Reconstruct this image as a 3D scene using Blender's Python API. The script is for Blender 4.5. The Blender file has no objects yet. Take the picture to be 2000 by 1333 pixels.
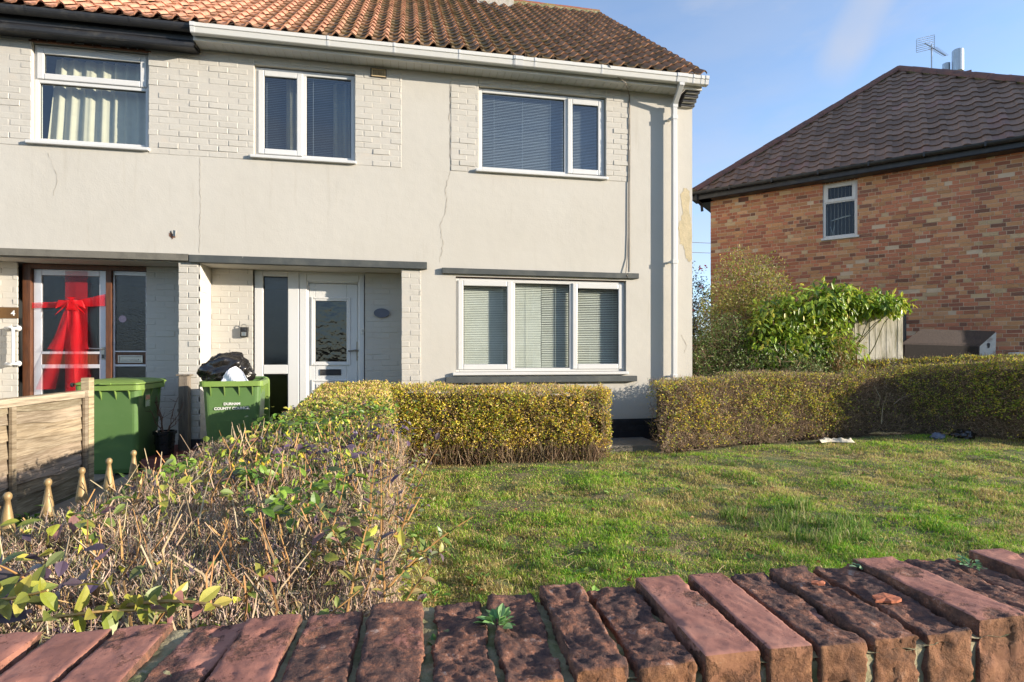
import bpy, math, random
import numpy as np
from mathutils import Vector, Matrix

rs = np.random.RandomState(7)
random.seed(7)
SC = bpy.context.scene
COL = SC.collection
R = math.radians

# ------------------------------------------------------------------ helpers
def nrm(v):
    v = np.asarray(v, float)
    return v / (np.linalg.norm(v, axis=-1, keepdims=True) + 1e-12)

_NK = []
_r2 = np.random.RandomState(99)
for _i in range(40):
    _NK.append((nrm(_r2.normal(size=3)), _r2.uniform(.6, 1.7), _r2.uniform(0, 6.28)))

def noise(p, f=1.0, k=0):
    """smooth pseudo noise about -1..1"""
    p = np.asarray(p, float) * f
    o = np.zeros(p.shape[:-1])
    for i in range(7):
        d, s, ph = _NK[(k * 7 + i) % 40]
        w = p + .55 * np.sin(p[..., [1, 2, 0]] * 1.7 + ph)
        o += np.sin((w @ d) * s * 6.28 + ph)
    return o / 3.2

class MB:
    def __init__(s):
        s.v = []; s.f = []; s.m = []; s.c = []; s.n = 0; s.M = None
    def add(s, V, F, mat=0, col=(1, 1, 1)):
        V = np.asarray(V, float).reshape(-1, 3)
        if s.M is not None:
            A = np.array(s.M); V = V @ A[:3, :3].T + A[:3, 3]
        C = np.asarray(col, float)
        if C.ndim == 1: C = np.tile(C[:3], (len(V), 1))
        s.v.append(V); s.c.append(C)
        F = F if isinstance(F, (list, tuple)) and len(F) and isinstance(F[0], np.ndarray) and F[0].ndim == 2 else [np.asarray(F, int)]
        for A in F:
            s.f.append(A + s.n); s.m.append(np.full(len(A), mat, int))
        s.n += len(V)
    BF = np.array([[0, 3, 2, 1], [4, 5, 6, 7], [0, 1, 5, 4], [1, 2, 6, 5], [2, 3, 7, 6], [3, 0, 4, 7]])
    def box(s, x0, x1, y0, y1, z0, z1, mat=0, col=(1, 1, 1)):
        s.add([(x0, y0, z0), (x1, y0, z0), (x1, y1, z0), (x0, y1, z0), (x0, y0, z1), (x1, y0, z1), (x1, y1, z1), (x0, y1, z1)], MB.BF, mat, col)
    def hexa(s, P, mat=0, col=(1, 1, 1)):
        s.add(P, MB.BF, mat, col)
    def quad(s, a, b, c, d, mat=0, col=(1, 1, 1)):
        s.add([a, b, c, d], np.array([[0, 1, 2, 3]]), mat, col)
    def poly(s, P, mat=0, col=(1, 1, 1)):
        s.add(P, np.array([list(range(len(P)))]), mat, col)
    def tube(s, P, r, n=8, mat=0, col=(1, 1, 1), caps=True):
        P = np.asarray(P, float); k = len(P)
        r = np.full(k, r) if np.isscalar(r) else np.asarray(r, float)
        T = nrm(np.gradient(P, axis=0))
        up = np.array([0, 0, 1.]) if abs(T[0][2]) < .9 else np.array([1., 0, 0])
        V = []
        for i in range(k):
            a = nrm(np.cross(T[i], up)); b = np.cross(a, T[i]); up = b
            for j in range(n):
                t = 6.28318 * j / n
                V.append(P[i] + r[i] * (math.cos(t) * a + math.sin(t) * b))
        F = [[i * n + j, i * n + (j + 1) % n, (i + 1) * n + (j + 1) % n, (i + 1) * n + j] for i in range(k - 1) for j in range(n)]
        s.add(V, np.array(F)[:, ::-1], mat, col)
        if caps:
            base = s.n - len(V)
            s.f.append(np.array([[base + j for j in range(n)]])); s.m.append(np.array([mat]))
            s.f.append(np.array([[base + (k - 1) * n + j for j in range(n)][::-1]])); s.m.append(np.array([mat]))
    def lathe(s, prof, cx, cy, n=20, mat=0, col=(1, 1, 1)):
        V = []; k = len(prof)
        for (r, z) in prof:
            for j in range(n):
                t = 6.28318 * j / n
                V.append((cx + r * math.cos(t), cy + r * math.sin(t), z))
        F = [[i * n + j, i * n + (j + 1) % n, (i + 1) * n + (j + 1) % n, (i + 1) * n + j] for i in range(k - 1) for j in range(n)]
        s.add(V, np.array(F), mat, col)
    def grid(s, P, mat=0, col=(1, 1, 1), flip=False):
        P = np.asarray(P, float); a, b = P.shape[:2]
        I = np.arange(a * b).reshape(a, b)
        F = np.stack([I[:-1, :-1], I[1:, :-1], I[1:, 1:], I[:-1, 1:]], -1).reshape(-1, 4)
        if flip: F = F[:, ::-1]
        c = np.asarray(col, float)
        s.add(P.reshape(-1, 3), F, mat, c.reshape(-1, 3) if c.ndim > 1 else c)
    def build(s, name, mats, parent=None, smooth=False, bevel=0, seg=2):
        me = bpy.data.meshes.new(name)
        V = np.concatenate(s.v); C = np.concatenate(s.c)
        off = np.zeros(3)
        if parent is not None:
            q = parent
            while q is not None:
                off += np.array(q.location); q = q.parent
        V = V - off
        tot = np.concatenate([np.full(len(f), f.shape[1], int) for f in s.f])
        lo = np.concatenate([f.reshape(-1) for f in s.f])
        me.vertices.add(len(V)); me.vertices.foreach_set('co', V.astype(np.float32).ravel())
        me.loops.add(len(lo)); me.loops.foreach_set('vertex_index', lo.astype(np.int32))
        me.polygons.add(len(tot))
        st = np.concatenate([[0], np.cumsum(tot)[:-1]])
        me.polygons.foreach_set('loop_start', st.astype(np.int32))
        me.polygons.foreach_set('loop_total', tot.astype(np.int32))
        if not isinstance(mats, (list, tuple)): mats = [mats]
        for m in mats: me.materials.append(m)
        me.polygons.foreach_set('material_index', np.concatenate(s.m).astype(np.int32))
        me.polygons.foreach_set('use_smooth', np.full(len(tot), bool(smooth)))
        ca = me.color_attributes.new('Col', 'FLOAT_COLOR', 'POINT')
        ca.data.foreach_set('color', np.concatenate([C, np.ones((len(C), 1))], 1).astype(np.float32).ravel())
        me.update(calc_edges=True)
        o = bpy.data.objects.new(name, me); COL.objects.link(o)
        if parent is not None: o.parent = parent
        if bevel:
            b = o.modifiers.new('bevel', 'BEVEL'); b.width = bevel; b.segments = seg; b.limit_method = 'ANGLE'; b.angle_limit = R(40)
        return o

def tag(o, label=None, cat=None, group=None, kind=None):
    if label: o['label'] = label
    if cat: o['category'] = cat
    if group: o['group'] = group
    if kind: o['kind'] = kind
    return o
def empty(name, loc, label, cat, group=None):
    o = bpy.data.objects.new(name, None); COL.objects.link(o); o.location = loc; o.empty_display_size = .2
    return tag(o, label, cat, group)
def copy_tree(o, parent=None, skip=()):
    c = o.copy(); COL.objects.link(c); c.parent = parent
    for ch in list(o.children):
        if ch.name.split('.')[0] not in skip: copy_tree(ch, c, skip)
    return c

# ------------------------------------------------------------------ materials
def M(name, base=(.5, .5, .5), rough=.6, var=None, var2=None, bump=None, bump2=None, spec=.5, metal=0, attr=False, trans=0, coat=0, alpha=None):
    m = bpy.data.materials.new(name); m.use_nodes = True
    nt = m.node_tree; N = nt.nodes; L = nt.links
    b = N['Principled BSDF']; out = N['Material Output']
    b.inputs['Roughness'].default_value = rough
    b.inputs['Specular IOR Level'].default_value = spec
    b.inputs['Metallic'].default_value = metal
    if coat: b.inputs['Coat Weight'].default_value = coat
    tc = N.new('ShaderNodeTexCoord')
    if attr:
        a = N.new('ShaderNodeAttribute'); a.attribute_name = 'Col'; cur = a.outputs['Color']
    else:
        rgb = N.new('ShaderNodeRGB'); rgb.outputs[0].default_value = (*base, 1); cur = rgb.outputs[0]
    for v in (var, var2):
        if not v: continue
        c2, sc, lo, hi, amt = v[:5]
        det = v[5] if len(v) > 5 else 6
        stretch = v[6] if len(v) > 6 else None
        vec = tc.outputs['Object']
        if stretch:
            mp = N.new('ShaderNodeMapping'); mp.inputs['Scale'].default_value = stretch; L.new(vec, mp.inputs[0]); vec = mp.outputs[0]
        n = N.new('ShaderNodeTexNoise'); n.inputs['Scale'].default_value = sc; n.inputs['Detail'].default_value = det
        n.inputs['Roughness'].default_value = .62
        L.new(vec, n.inputs['Vector'])
        mr = N.new('ShaderNodeMapRange'); mr.inputs[1].default_value = lo; mr.inputs[2].default_value = hi; mr.inputs[4].default_value = amt
        L.new(n.outputs['Fac'], mr.inputs[0])
        mx = N.new('ShaderNodeMix'); mx.data_type = 'RGBA'
        L.new(mr.outputs[0], mx.inputs[0]); L.new(cur, mx.inputs[6]); mx.inputs[7].default_value = (*c2, 1)
        cur = mx.outputs[2]
    L.new(cur, b.inputs['Base Color'])
    prev = None
    for bp in (bump, bump2):
        if not bp: continue
        n = N.new('ShaderNodeTexNoise'); n.inputs['Scale'].default_value = bp[0]; n.inputs['Detail'].default_value = 7
        vec = tc.outputs['Object']
        if len(bp) > 3:
            mp = N.new('ShaderNodeMapping'); mp.inputs['Scale'].default_value = bp[3]; L.new(vec, mp.inputs[0]); vec = mp.outputs[0]
        L.new(vec, n.inputs['Vector'])
        bn = N.new('ShaderNodeBump'); bn.inputs['Strength'].default_value = bp[1]; bn.inputs['Distance'].default_value = bp[2]
        L.new(n.outputs['Fac'], bn.inputs['Height'])
        if prev: L.new(prev, bn.inputs['Normal'])
        prev = bn.outputs[0]
    if prev: L.new(prev, b.inputs['Normal'])
    sh = b.outputs[0]
    if trans:
        t = N.new('ShaderNodeBsdfTranslucent'); L.new(cur, t.inputs[0])
        ms = N.new('ShaderNodeMixShader'); ms.inputs[0].default_value = trans
        L.new(sh, ms.inputs[1]); L.new(t.outputs[0], ms.inputs[2]); sh = ms.outputs[0]
    if alpha is not None:
        t = N.new('ShaderNodeBsdfTransparent')
        ms = N.new('ShaderNodeMixShader'); ms.inputs[0].default_value = alpha
        L.new(t.outputs[0], ms.inputs[1]); L.new(sh, ms.inputs[2]); sh = ms.outputs[0]
    L.new(sh, out.inputs[0])
    return m

def glass(name, tint=(.9, .95, .93), bump=None, boost=1.6, rough=0.0):
    m = bpy.data.materials.new(name); m.use_nodes = True
    nt = m.node_tree; N = nt.nodes; L = nt.links; N.remove(N['Principled BSDF'])
    t = N.new('ShaderNodeBsdfTransparent'); t.inputs[0].default_value = (*tint, 1)
    g = N.new('ShaderNodeBsdfGlossy'); g.inputs['Roughness'].default_value = rough; g.inputs[0].default_value = (.95, .97, 1, 1)
    fr = N.new('ShaderNodeLayerWeight'); fr.inputs[0].default_value = .5
    pw = N.new('ShaderNodeMath'); pw.operation = 'POWER'; pw.inputs[1].default_value = 5; L.new(fr.outputs['Facing'], pw.inputs[0])
    mu = N.new('ShaderNodeMath'); mu.operation = 'MULTIPLY_ADD'; mu.inputs[1].default_value = .92; mu.inputs[2].default_value = .05 * boost; mu.use_clamp = True
    L.new(pw.outputs[0], mu.inputs[0])
    ms = N.new('ShaderNodeMixShader'); L.new(mu.outputs[0], ms.inputs[0]); L.new(t.outputs[0], ms.inputs[1]); L.new(g.outputs[0], ms.inputs[2])
    tc = N.new('ShaderNodeTexCoord'); n = N.new('ShaderNodeTexNoise'); bn = N.new('ShaderNodeBump')
    sc, st, di = bump or (1.3, .04, .01)
    n.inputs['Scale'].default_value = sc; L.new(tc.outputs['Object'], n.inputs['Vector'])
    bn.inputs['Strength'].default_value = st; bn.inputs['Distance'].default_value = di
    L.new(n.outputs['Fac'], bn.inputs['Height']); L.new(bn.outputs[0], g.inputs['Normal'])
    L.new(ms.outputs[0], N['Material Output'].inputs[0])
    return m

m_render = M('white_render', (.505, .482, .43), .85, ((.46, .435, .38), .9, .42, .72, .6), ((.36, .32, .25), 3, .58, .82, .42, 9, (4, 4, .35)), (55, .25, .004), (6, .3, .012), spec=.2)
m_wbrick = M('white_painted_brick', (.495, .472, .42), .8, ((.43, .40, .345), 2.3, .45, .75, .5), ((.55, .50, .42), 22, .66, .78, .5), (90, .3, .003), (14, .35, .008), spec=.25)
m_joint = M('painted_joint', (.48, .455, .405), .85, ((.52, .46, .38), 8, .5, .7, .5), None, (60, .3, .003))
m_upvc = M('white_upvc', (.60, .60, .585), .28, ((.72, .71, .66), 5, .55, .8, .35), spec=.45)
m_upvc2 = M('white_gutter_plastic', (.60, .59, .55), .32, ((.62, .60, .52), 4, .5, .75, .35, 6, (.4, 1, 2)), spec=.45)
m_black = M('black_paint', (.022, .022, .024), .45, ((.07, .065, .055), 7, .52, .72, .7), ((.13, .12, .10), 30, .66, .75, .5), (40, .3, .004))
m_plinth = M('black_plinth_paint', (.014, .016, .022), .5, ((.04, .04, .045), 9, .5, .72, .6), None, (30, .4, .006), (9, .3, .01, (1, 1, 9)))
m_slate = M('weathered_dark_concrete', (.055, .062, .062), .75, ((.11, .115, .10), 6, .45, .7, .6), ((.55, .52, .45), 13, .72, .76, .8), (60, .4, .004))
m_slate2 = M('weathered_grey_concrete', (.15, .14, .115), .85, ((.09, .085, .07), 9, .45, .7, .7), ((.4, .38, .3), 20, .7, .76, .5), (60, .4, .004))
m_ltile = M('brown_brick_lintel', (.20, .09, .045), .8, ((.06, .035, .03), 12, .45, .7, .8), None, (40, .4, .005))
m_tile = M('clay_roof_tile', attr=True, rough=.78, var=((.05, .045, .03), 16, .5, .72, .7), var2=((.20, .19, .035), 5.5, .60, .74, .55), bump=(45, .4, .006), spec=.25)
m_tile2 = M('brown_roof_tile', attr=True, rough=.7, var=((.09, .075, .05), 11, .5, .75, .6), var2=((.25, .22, .16), 24, .70, .78, .6), bump=(45, .3, .005), spec=.35)
m_ridge = M('red_ridge_tile', (.26, .085, .05), .8, ((.22, .20, .035), 6, .48, .66, .85), ((.07, .05, .04), 17, .55, .7, .6), (30, .4, .006))
m_ridge2 = M('brown_ridge_tile', (.17, .075, .055), .75, ((.06, .05, .05), 5, .45, .7, .8), ((.20, .18, .06), 12, .60, .74, .5), (30, .4, .006))
m_cement = M('cement', (.42, .39, .34), .9, ((.2, .2, .10), 12, .5, .7, .7), None, (40, .5, .008))
m_redbrick = M('multi_stock_brick', attr=True, rough=.88, var=((.20, .11, .07), 18, .55, .78, .45), var2=((.60, .46, .30), 35, .64, .8, .45), bump=(70, .4, .004), spec=.2)
m_mortar = M('lime_mortar', (.62, .48, .34), .95, ((.45, .36, .25), 7, .45, .7, .6), None, (60, .4, .004))
m_dark = M('dark_interior', (.05, .05, .052), .9, ((.03, .03, .03), 2, .4, .6, .5))
m_room = M('room_paint', (.20, .20, .20), .9, ((.12, .12, .12), 2, .4, .6, .5))
m_blind = M('blind_slat', (.80, .79, .72), .5, ((.66, .65, .57), 3, .4, .6, .5), trans=.12)
m_blind2 = M('grey_blind_slat', (.44, .47, .50), .45, ((.36, .39, .42), 3, .4, .6, .5), trans=.1)
m_curtain = M('cream_net_curtain', (.74, .68, .52), .9, ((.60, .55, .42), 9, .4, .7, .5), trans=.3)
m_glass = glass('window_glass', boost=2.4)
m_glass_far = glass('far_window_glass', (.8, .86, .86), None, .7)
m_glass_up = glass('upper_window_glass', (.8, .86, .86), None, 2.4)
m_frost = glass('patterned_glass', (.22, .24, .24), (11, .22, .02), 1.0, .05)
m_frost2 = glass('obscured_glass', (.25, .27, .27), (60, .35, .008), 1.2, .12)
m_brown = M('varnished_brown_timber', (.12, .045, .018), .45, ((.05, .02, .01), 12, .4, .7, .8, 6, (8, 8, .7)), None, (30, .3, .003, (8, 8, .5)))
m_alu = M('silver_aluminium', (.62, .63, .66), .38, ((.5, .5, .52), 6, .4, .7, .5), metal=.25)
m_chrome = M('brushed_metal', (.42, .41, .38), .35, ((.25, .24, .22), 9, .4, .7, .5), metal=.9)
m_bronze = M('bronze_fitting', (.22, .19, .14), .35, ((.12, .1, .07), 9, .4, .7, .5), metal=.8)
m_brass = M('brown_brass_plaque', (.16, .085, .03), .4, ((.1, .05, .02), 9, .4, .7, .5), metal=.5)
m_lett = M('pale_lettering', (.75, .75, .70), .5, ((.6, .6, .56), 20, .4, .7, .4))
m_plaq = M('dark_blue_grey_plaque', (.10, .11, .15), .4, ((.07, .08, .1), 9, .4, .7, .5))
m_cable = M('grey_cable', (.16, .13, .10), .6, ((.3, .27, .22), 30, .5, .7, .7))
m_ribbon = M('red_gauze_ribbon', (.85, .01, .02), .5, ((.75, .02, .04), 5, .4, .7, .5), trans=.35, alpha=.32)
m_ribbon2 = M('thick_red_ribbon', (.80, .008, .015), .45, ((.65, .01, .02), 8, .4, .7, .5), trans=.3, alpha=.55)
m_bin = M('green_bin_plastic', (.085, .165, .05), .42, ((.11, .19, .065), 3, .4, .7, .6), ((.16, .22, .10), 14, .62, .78, .3), (120, .12, .002), spec=.45)
m_binlid = M('green_bin_lid_plastic', (.17, .27, .06), .42, ((.22, .30, .09), 4, .4, .7, .6), None, (100, .12, .002), spec=.45)
m_tyre = M('black_rubber', (.015, .015, .015), .7, ((.03, .03, .03), 20, .4, .7, .5))
m_bag = M('black_bag_plastic', (.012, .011, .011), .2, ((.02, .017, .015), 6, .4, .7, .5), None, (9, .5, .03), (30, .5, .01), spec=.6)
m_paper = M('crumpled_paper', (.80, .80, .84), .7, ((.7, .7, .75), 8, .4, .7, .5), None, (16, .4, .01))
m_wood = M('weathered_fence_timber', attr=True, rough=.85, var=((.11, .08, .05), 9, .42, .66, .8, 9, (.8, .3, 6)), var2=((.44, .39, .30), 12, .52, .72, .5, 8, (.6, .5, 9)), bump=(20, .5, .006, (1, .5, 9)), spec=.2)
m_post = M('grey_weathered_post', (.20, .165, .125), .9, ((.07, .055, .045), 9, .45, .7, .8, 8, (7, 7, .5)), ((.36, .31, .25), 20, .6, .75, .5, 6, (7, 7, .6)), (25, .5, .006, (7, 7, .5)))
m_iron = M('gold_brown_painted_iron', (.34, .23, .10), .5, ((.16, .10, .05), 14, .45, .68, .7), ((.5, .38, .2), 40, .62, .75, .4), (60, .4, .003), metal=.2)
m_pot = M('black_glazed_pot', (.012, .012, .014), .18, ((.02, .02, .022), 8, .4, .7, .5))
m_soil = M('dark_soil', (.045, .03, .02), .95, ((.08, .055, .035), 30, .4, .7, .6), None, (40, .6, .02))
m_redpaint = M('red_painted_step', (.17, .035, .028), .65, ((.12, .05, .04), 7, .45, .7, .7), None, (25, .4, .006))
m_conc = M('concrete_paving', (.22, .195, .16), .9, ((.13, .115, .09), 2.5, .42, .68, .8), ((.30, .28, .24), 30, .58, .74, .5), (60, .5, .006), (8, .3, .01))
m_asph = M('asphalt', (.05, .05, .052), .9, ((.08, .08, .08), 40, .5, .7, .6), None, (120, .5, .006))
m_earth = M('garden_earth', (.07, .055, .032), .95, ((.06, .075, .025), 3, .42, .64, .9), ((.13, .10, .06), 24, .55, .74, .6), (30, .7, .03))
m_turf = M('turf', (.15, .125, .055), .95, ((.09, .13, .03), 1.7, .42, .62, .9), ((.25, .18, .09), 6, .52, .72, .75), (45, .8, .02))
m_grass = M('grass_blade', attr=True, rough=.55, var=((.06, .1, .02), 3, .5, .8, .2), trans=.35, spec=.3)
m_leaf = M('leaf', attr=True, rough=.45, var=((.1, .12, .03), 40, .5, .8, .25), trans=.3, spec=.4)
m_gloss = M('glossy_leaf', attr=True, rough=.40, var=((.08, .14, .02), 20, .5, .8, .25), trans=.3, spec=.5)
m_twig = M('twig', attr=True, rough=.8, var=((.14, .10, .07), 60, .5, .75, .5), spec=.2)
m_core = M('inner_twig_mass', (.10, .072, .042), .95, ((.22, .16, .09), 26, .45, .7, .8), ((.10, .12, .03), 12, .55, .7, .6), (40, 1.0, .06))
m_white_wood = M('flaking_white_boards', (.68, .62, .50), .85, ((.20, .18, .08), 3.5, .45, .66, .85, 8, (4, 4, .6)), ((.22, .15, .10), 13, .58, .7, .7, 6, (5, 5, .4)), (20, .5, .006, (6, 6, .5)))
m_dark_wood = M('shade_dark_stained_boards', (.055, .06, .05), .85, ((.35, .34, .30), 9, .58, .7, .7, 8, (5, 5, .5)), None, (20, .5, .006, (6, 6, .5)))  # stained boards darkened in colour to stand in for shade on the return panel
m_trellis = M('trellis_timber', (.22, .13, .06), .85, ((.10, .07, .03), 9, .45, .7, .7), None, (30, .4, .004))
m_sofa = M('brown_woven_fabric', (.085, .058, .047), .85, ((.04, .026, .02), 40, .4, .7, .6), None, (160, .6, .004))
m_sofaend = M('torn_pale_lining', (.55, .55, .52), .8, ((.25, .2, .17), 7, .52, .68, .7), None, (20, .5, .02))
m_flue = M('galvanised_flue', (.42, .46, .48), .35, ((.3, .33, .35), 6, .4, .7, .5), metal=.75)
m_chip = M('orange_brick_chip', (.50, .16, .075), .9, ((.4, .11, .05), 40, .4, .7, .6), None, (90, .6, .004))
m_rag = M('pale_rag', (.62, .56, .44), .85, ((.45, .4, .3), 12, .4, .7, .6), None, (20, .5, .02))
m_blueplastic = M('dirty_blue_plastic', (.16, .19, .26), .4, ((.05, .05, .08), 12, .4, .7, .7))
m_paint_line = M('cream_opposite_render', (.42, .36, .28), .9, ((.36, .3, .22), 2, .4, .7, .6), None, (40, .3, .004))
m_moss = M('mossy_mortar', (.30, .26, .155), .95, ((.11, .12, .04), 18, .42, .62, .9), ((.42, .38, .30), 40, .62, .74, .6), (70, .9, .008), (20, .6, .015))
m_peel = M('bare_tan_render', (.50, .42, .27), .92, ((.36, .31, .2), 9, .42, .68, .7), None, (40, .6, .006))
m_crack = M('hairline_crack', (.38, .33, .26), .95, ((.28, .24, .18), 30, .4, .7, .5))

# coping brick: Col.r hue jitter, Col.g = 0 smooth pink / 1 spalled
def coping_material():
    m = bpy.data.materials.new('old_coping_brick'); m.use_nodes = True
    nt = m.node_tree; N = nt.nodes; L = nt.links; b = N['Principled BSDF']
    b.inputs['Roughness'].default_value = .85; b.inputs['Specular IOR Level'].default_value = .3
    tc = N.new('ShaderNodeTexCoord'); at = N.new('ShaderNodeAttribute'); at.attribute_name = 'Col'
    sp = N.new('ShaderNodeSeparateColor'); L.new(at.outputs['Color'], sp.inputs[0])
    # shift pattern per brick
    cmb = N.new('ShaderNodeCombineXYZ'); mul = N.new('ShaderNodeMath'); mul.operation = 'MULTIPLY'; mul.inputs[1].default_value = 17
    L.new(sp.outputs[0], mul.inputs[0]); L.new(mul.outputs[0], cmb.inputs[2])
    va = N.new('ShaderNodeVectorMath'); L.new(tc.outputs['Object'], va.inputs[0]); L.new(cmb.outputs[0], va.inputs[1])
    def nz(scale, det=8, rough=.65):
        n = N.new('ShaderNodeTexNoise'); n.inputs['Scale'].default_value = scale; n.inputs['Detail'].default_value = det; n.inputs['Roughness'].default_value = rough
        L.new(va.outputs[0], n.inputs['Vector']); return n.outputs['Fac']
    def ramp(fac, stops):
        r = N.new('ShaderNodeValToRGB'); e = r.color_ramp.elements
        while len(e) < len(stops): e.new(.5)
        for i, (p, c) in enumerate(stops): e[i].position = p; e[i].color = (*c, 1)
        L.new(fac, r.inputs[0]); return r.outputs[0]
    def mix(f, a, c):
        x = N.new('ShaderNodeMix'); x.data_type = 'RGBA'; L.new(f, x.inputs[0]); L.new(a, x.inputs[6]); L.new(c, x.inputs[7]); return x.outputs[2]
    def mr(f, lo, hi, a=0, c=1):
        x = N.new('ShaderNodeMapRange'); x.inputs[1].default_value = lo; x.inputs[2].default_value = hi; x.inputs[3].default_value = a; x.inputs[4].default_value = c
        L.new(f, x.inputs[0]); return x.outputs[0]
    pink = ramp(nz(9), [(.3, (.22, .095, .07)), (.5, (.34, .15, .11)), (.7, (.44, .215, .155))])
    speck = ramp(nz(140, 3), [(.64, (1, 1, 1)), (.70, (.25, .2, .2))])
    mm = N.new('ShaderNodeMix'); mm.data_type = 'RGBA'; mm.blend_type = 'MULTIPLY'; mm.inputs[0].default_value = .8
    L.new(pink, mm.inputs[6]); L.new(speck, mm.inputs[7]); pink = mm.outputs[2]
    dark = ramp(nz(34, 13, .78), [(.30, (.028, .020, .019)), (.42, (.075, .045, .040)), (.50, (.15, .078, .058)), (.57, (.28, .12, .07)), (.67, (.46, .34, .28))])
    # boundary of the sooty crust
    g = N.new('ShaderNodeMath'); g.operation = 'ADD'; L.new(sp.outputs[1], g.inputs[0])
    k = mr(nz(13, 9, .68), .25, .75, -.55, .55); L.new(k, g.inputs[1])
    fac = mr(g.outputs[0], .46, .58)
    col = mix(fac, pink, dark)
    # orange on vertical faces (Col.b)
    orange = ramp(nz(30, 9, .7), [(.32, (.09, .05, .03)), (.48, (.24, .11, .05)), (.62, (.34, .165, .075)), (.75, (.42, .3, .19))])
    f2 = mr(sp.outputs[2], .5, .9); 
    f3 = N.new('ShaderNodeMath'); f3.operation = 'MULTIPLY'; L.new(f2, f3.inputs[0]); f3.inputs[1].default_value = .8
    col = mix(f3.outputs[0], col, orange)
    L.new(col, b.inputs['Base Color'])
    h1 = nz(60, 10, .75); h2 = nz(17, 6)
    b1 = N.new('ShaderNodeBump'); b1.inputs['Distance'].default_value = .006
    L.new(mr(g.outputs[0], .2, .7, .18, .9), b1.inputs['Strength']); L.new(h1, b1.inputs['Height'])
    b2 = N.new('ShaderNodeBump'); b2.inputs['Distance'].default_value = .012
    L.new(mr(g.outputs[0], .3, .6, .02, .8), b2.inputs['Strength']); L.new(h2, b2.inputs['Height']); L.new(b1.outputs[0], b2.inputs['Normal'])
    b3 = N.new('ShaderNodeBump'); b3.inputs['Strength'].default_value = .8; b3.inputs['Distance'].default_value = .004; L.new(fac, b3.inputs['Height']); b3.invert = True
    L.new(b2.outputs[0], b3.inputs['Normal'])
    L.new(b3.outputs[0], b.inputs['Normal'])
    return m
m_coping = coping_material()

# ------------------------------------------------------------------ camera, sun, sky
YAW = 10.725
cam_d = bpy.data.cameras.new('camera'); cam = bpy.data.objects.new('camera', cam_d); COL.objects.link(cam)
cam.location = (0, 0, 1.2); cam.rotation_euler = (R(90), 0, R(-YAW))
cam_d.sensor_width = 36; cam_d.lens = 36 * 1055 / 2000; cam_d.shift_y = .01425; cam_d.clip_start = .02; cam_d.clip_end = 3000
SC.camera = cam

SUN_EL = 12.0
az = math.atan2(.906, -.42)          # towards the sun, clockwise from +Y
Sdir = Vector((math.sin(az) * math.cos(R(SUN_EL)), math.cos(az) * math.cos(R(SUN_EL)), math.sin(R(SUN_EL))))
ld = bpy.data.lights.new('sun', 'SUN'); ld.energy = 2.2; ld.angle = R(.55); ld.color = (1, .885, .735)
lo = bpy.data.objects.new('sun', ld); COL.objects.link(lo); lo.rotation_euler = Sdir.to_track_quat('Z', 'Y').to_euler(); lo.location = (20, -8, 12)

w = bpy.data.worlds.new('World'); SC.world = w; w.use_nodes = True
nt = w.node_tree; N = nt.nodes; L = nt.links
bg = N['Background']; bg.inputs[1].default_value = .095
sky = N.new('ShaderNodeTexSky'); sky.sky_type = 'NISHITA'; sky.sun_disc = False
sky.sun_elevation = R(SUN_EL); sky.sun_rotation = az; sky.air_density = .72; sky.dust_density = .25; sky.ozone_density = 1.6
tc = N.new('ShaderNodeTexCoord')
def nmath(op, a, b=None, clamp=False):
    x = N.new('ShaderNodeMath'); x.operation = op; x.use_clamp = clamp
    for i, v in enumerate((a, b)):
        if v is None: continue
        if isinstance(v, (int, float)): x.inputs[i].default_value = v
        else: L.new(v, x.inputs[i])
    return x.outputs[0]
def nsmooth(v, a, b, lo=0, hi=1):
    x = N.new('ShaderNodeMapRange'); x.interpolation_type = 'SMOOTHSTEP'
    x.inputs[1].default_value = a; x.inputs[2].default_value = b; x.inputs[3].default_value = lo; x.inputs[4].default_value = hi
    L.new(v, x.inputs[0]); return x.outputs[0]
def nnoise(scale, det, vec, rough=.55):
    x = N.new('ShaderNodeTexNoise'); x.inputs['Scale'].default_value = scale; x.inputs['Detail'].default_value = det; x.inputs['Roughness'].default_value = rough
    L.new(vec, x.inputs['Vector']); return x.outputs['Fac']
def ndot(vec, d):
    x = N.new('ShaderNodeVectorMath'); x.operation = 'DOT_PRODUCT'; L.new(vec, x.inputs[0]); x.inputs[1].default_value = d; return x.outputs['Value']
G = tc.outputs['Generated']
mp = N.new('ShaderNodeMapping'); mp.inputs['Scale'].default_value = (1.2, 1.6, 4.0); mp.inputs['Rotation'].default_value = (0, R(20), R(30)); L.new(G, mp.inputs[0])
wisp = nsmooth(nnoise(1.6, 7, mp.outputs[0], .6), .40, .76, .0, .55)
d1 = Vector((0.834, .859, .659)).normalized(); d2 = Vector((.76, .876, .50)).normalized()
pn = d1.cross(d2).normalized(); al = (d1 - d2).normalized()
off = nmath('ABSOLUTE', ndot(G, tuple(pn)))
alo = ndot(G, tuple(al)); a2 = d2.dot(al)
wob = nnoise(7, 5, G)
streak = nmath('MULTIPLY', nsmooth(nmath('ADD', off, nmath('MULTIPLY', nmath('SUBTRACT', wob, .5), .03)), .006, .050, 1, 0), nsmooth(alo, a2 - .03, a2 + .06))
streak = nmath('MULTIPLY', streak, nsmooth(nnoise(4.5, 5, G), .25, .7, .45, .9))
low = nmath('MULTIPLY', nsmooth(ndot(G, (0, 0, 1)), 0, .7, .55, .15), nsmooth(nnoise(2.4, 6, mp.outputs[0]), .2, .65))
cl = nmath('MAXIMUM', nmath('MAXIMUM', wisp, streak), low)
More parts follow.
